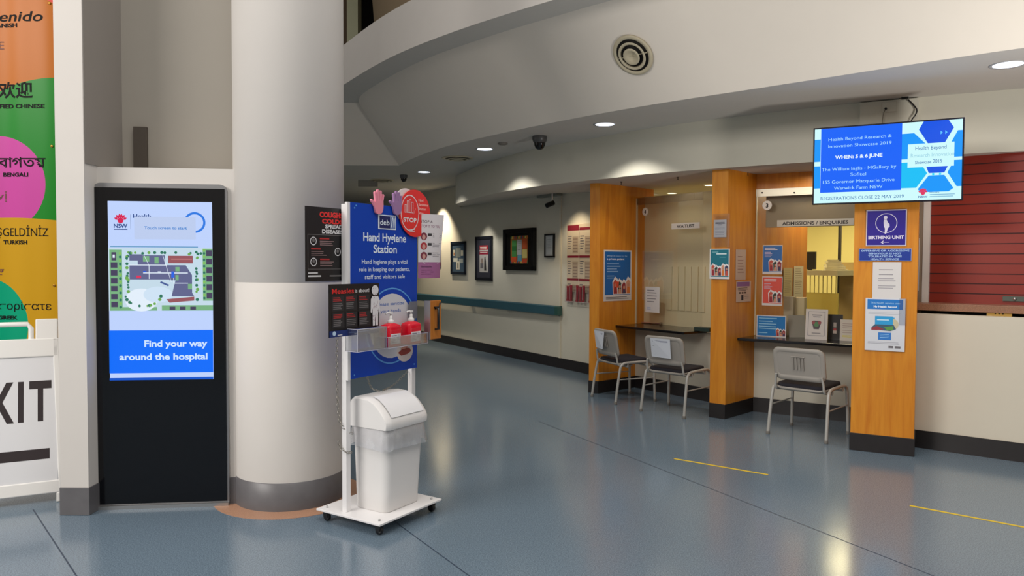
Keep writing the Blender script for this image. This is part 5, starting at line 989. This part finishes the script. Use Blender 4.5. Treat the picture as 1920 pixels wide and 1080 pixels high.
# on the sloping surface: intersect the sight line with the cone of the slope
r_ = ray(1187, 103); best = None
for i in range(N - 1):
    a, b = P4_[i], P4_[i + 1]; a3, b3 = P3_[i], P3_[i + 1]
    A_ = V3(a, Z1); e1_ = V3(b, Z1) - A_; e2_ = V3(a3, Z2) - A_; n_ = e1_.cross(e2_).normalized(); t_ = (A_ - CP).dot(n_) / r_.dot(n_); p = CP + r_ * t_
    q = p - A_; M_ = Matrix((e1_, e2_, n_)).transposed().inverted() @ q
    if -.05 <= M_.x <= 1.05 and -.1 <= M_.y <= 1.1: best = (p, n_, e1_.normalized())
p, n_, x_ = best
if n_.z > 0: n_ = -n_
diffuser(p + n_ * .004, n_, x_, .185, 'round cream air diffuser on the sloping ceiling near the top centre')
c = onz(858, 296, Z1); diffuser(c, -Z, Vector((1, 0, 0)), .21, 'round cream air diffuser on the flat ceiling beside the dome camera')
c = onz(716, 337.5, Z1); diffuser(c, -Z, Vector((1, 0, 0)), .20, 'distant round air diffuser near the hanging sign')
for px, py, s, lb in ((1012, 255.5, 1.0, 'black dome camera on the flat ceiling left of the nearest downlights'), (757, 328, .75, 'small distant dome camera on the corridor ceiling')):
    c = onz(px, py, Z1); root = thing('dome_camera', lb, 'camera', c, 'dome cameras'); r = .082 * s
    mb = MB(); mb.lathe(c, [(r, 0), (r * 1.02, -.03 * s), (r * .94, -.055 * s), (r * .78, -.075 * s)], mat('dome_housing', (72, 72, 72), .35), 32); mb.build('housing', root)
    mb = MB(); mb.lathe(c, [(r * .78, -.075 * s), (r * .74, -.10 * s), (r * .55, -.135 * s), (r * .25, -.15 * s), (0.001, -.152 * s)], mat('dome_glass', (8, 8, 9), .08), 32, caps=False); mb.build('dome', root)
c = onz(943, 268, Z1); mb = MB(); mb.lathe(c, [(.055, 0), (.055, -.018), (.03, -.026), (0.001, -.026)], mat('sensor_grey', (120, 116, 108), .5), 24); tag(mb.build('smoke_detector'), 'small round smoke detector between downlight and dome camera', 'detector')
for px, py in ((1165, 341), (1271, 331.5), (1402, 322.5)):
    c = onz(px, py, 2.49); mb = MB(); mb.lathe(c, [(.014, .008), (.014, -.006), (.006, -.008), (.005, -.03), (.013, -.032), (.013, -.034)], mat('sprinkler_metal', (96, 86, 78), .4, .6), 12); tag(mb.build('sprinkler'), 'tiny sprinkler head in the soffit above the windows', 'sprinkler', 'sprinkler heads in the soffit')
# hanging sign and track lights far down the corridor
D = 13.0
def far(px, py, D): r = ray(px, py); return CP + r * (D / r.y)
a, b = far(672, 334, D), far(708, 350, D); root = thing('hanging_sign', 'pale blank sign box hanging from the far corridor ceiling', 'sign', Vector(((a.x + b.x) / 2, D, b.z)))
mb = MB(); mb.box(((a.x + b.x) / 2, D, (a.z + b.z) / 2), (b.x - a.x, .05, a.z - b.z), mat('sign_box_grey', (140, 136, 126), .5)); mb.build('box', root)
mb = MB()
for s in (.2, .8): x = a.x + (b.x - a.x) * s; mb.tube([(x, D, a.z), (x, D, Z1)], .006, STEEL, 6)
mb.build('hanger', root)
mb = MB(); mb.box(((a.x + b.x) / 2, D - .028, a.z - .012), (b.x - a.x, .01, .015), STEEL); mb.build('top_trim', root)
for px, py, lb in ((721, 353, 'small lit spotlight, left one on the far corridor ceiling'), (752, 346.5, 'small lit spotlight, right one on the far corridor ceiling')):
    c = far(px, py, 15.2); root = thing('spotlight', lb, 'spotlight', c, 'small spotlights on the far ceiling'); aim = (Vector((-2.1, 16.2, 1.7)) - c).normalized()
    mb = MB(); mb.tube([c - aim * .07, c + aim * .06], .045, WHITE, 16); mb.build('can', root); mb = MB(); mb.tube([c - aim * .03, Vector((c.x, c.y, Z1))], .010, WHITE, 8); mb.build('stem', root)
    mb = MB(); mb.tube([c - aim * .082, c - aim * .070], .038, mat('spot_glass', (255, 240, 214), .4, emit=4), 16); mb.build('bulb', root)
    lamp('spotlight_lamp', 'SPOT', c + aim * .09, 60, (1, .86, .66), .04, cone=math.radians(80), blend=.6, aim=c + aim)
# washers on the corridor wall
for u_, z_, e, cl, col in ((HW.hit(830, 450)[0], 2.9, 200, 84, (1, .84, .62)), (HW.hit(905, 430)[0] + .2, 2.5, 22, 75, (1, .95, .86)), (HW.hit(1088, 430)[0], 2.5, 26, 95, (1, .80, .55))):
    q = HW.pt(u_, z_ if z_ > 2.6 else 2.50, .42); lamp('wall_washer', 'SPOT', q, e, col, .03, cone=math.radians(cl), blend=.7, aim=HW.pt(u_, 1.2, .05))
# warm office downlights, office light, and weak fill over the counters
root = None
for px, py, z, lb in ((1260, 362, 2.482, 'small warm downlight behind window 4, left one'), (1331, 347, 2.482, 'small warm downlight behind window 4, right one')):
    c = onz(px, py, z); root = thing('office_downlight', lb, 'ceiling light', c, 'warm office downlights'); mb = MB(); mb.lathe(c, [(0.001, -.004), (.06, -.004)], mat('warm_lamp_glass', (255, 236, 190), .4, emit=4), 24, caps=False); mb.build('diffuser', root)
    mb = MB(); mb.lathe(c, [(.06, -.004), (.072, -.008), (.074, 0)], WHITE, 24, caps=False); mb.build('rim', root)
lamp('office_lamp_and_fill', 'AREA', (2.9, 10.3, 2.42), 40, (1, .80, .42), .6); lamp('office_lamp_and_fill', 'AREA', (4.6, 9.6, 2.42), 42, (1, .86, .50), .9)
lamp('office_lamp_and_fill', 'AREA', (3.55, 8.25, 2.42), 9, (1, .84, .55), .4)  # added fill without a fitting, brightens the timber fin behind the glass
lamp('counter_fill', 'AREA', (1.75, 8.55, 2.44), 1.5, (1, .84, .6), .25); lamp('counter_fill', 'AREA', (2.85, 7.25, 2.44), 2.5, (1, .86, .64), .25)  # weak area lights above the counter fronts, no fittings modelled
# atrium: big skylight and lamps high above the open hall, then added fills out of view
lamp('atrium_light', 'AREA', (0.5, 0.5, 7.5), 300, (1, .96, .92), 5.0)
lamp('added_left_key', 'AREA', (-7.5, -1.0, 5.2), 560, (1, .95, .90), 4.5, aim=(1.5, 7, 1.6), shape='RECTANGLE', size_y=2.0)  # added soft key from the upper left, no window built there
lamp('added_slope_fill', 'SPOT', (3.9, 2.3, 0.7), 460, (1, .95, .90), .25, aim=(2.3, 5.3, 4.3), cone=math.radians(96), blend=1.0)  # added spot without a fitting, lifts the right of the sloped ceiling
lamp('upper_storey_lamp', 'AREA', (-1.0, 10.5, 6.7), 16, (1, .9, .75), 1.5)
mb = MB(); mb.box((0.5, -4.1, 4.0), (19, .2, 8), mat('rear_wall_paint', (170, 166, 160), .8)); struct('wall_back', mb)
w = bpy.data.worlds.new('world'); SC.world = w; w.use_nodes = True; bg = w.node_tree.nodes['Background']; bg.inputs[0].default_value = (1, .96, .92, 1); bg.inputs[1].default_value = 0.62
vs = SC.view_settings; SC.display_settings.display_device = 'sRGB'; vs.view_transform = 'Standard'; vs.look = 'None'; vs.exposure = 0.0; vs.gamma = 1.0; vs.use_curve_mapping = False
SC.cycles.transparent_max_bounces = 32
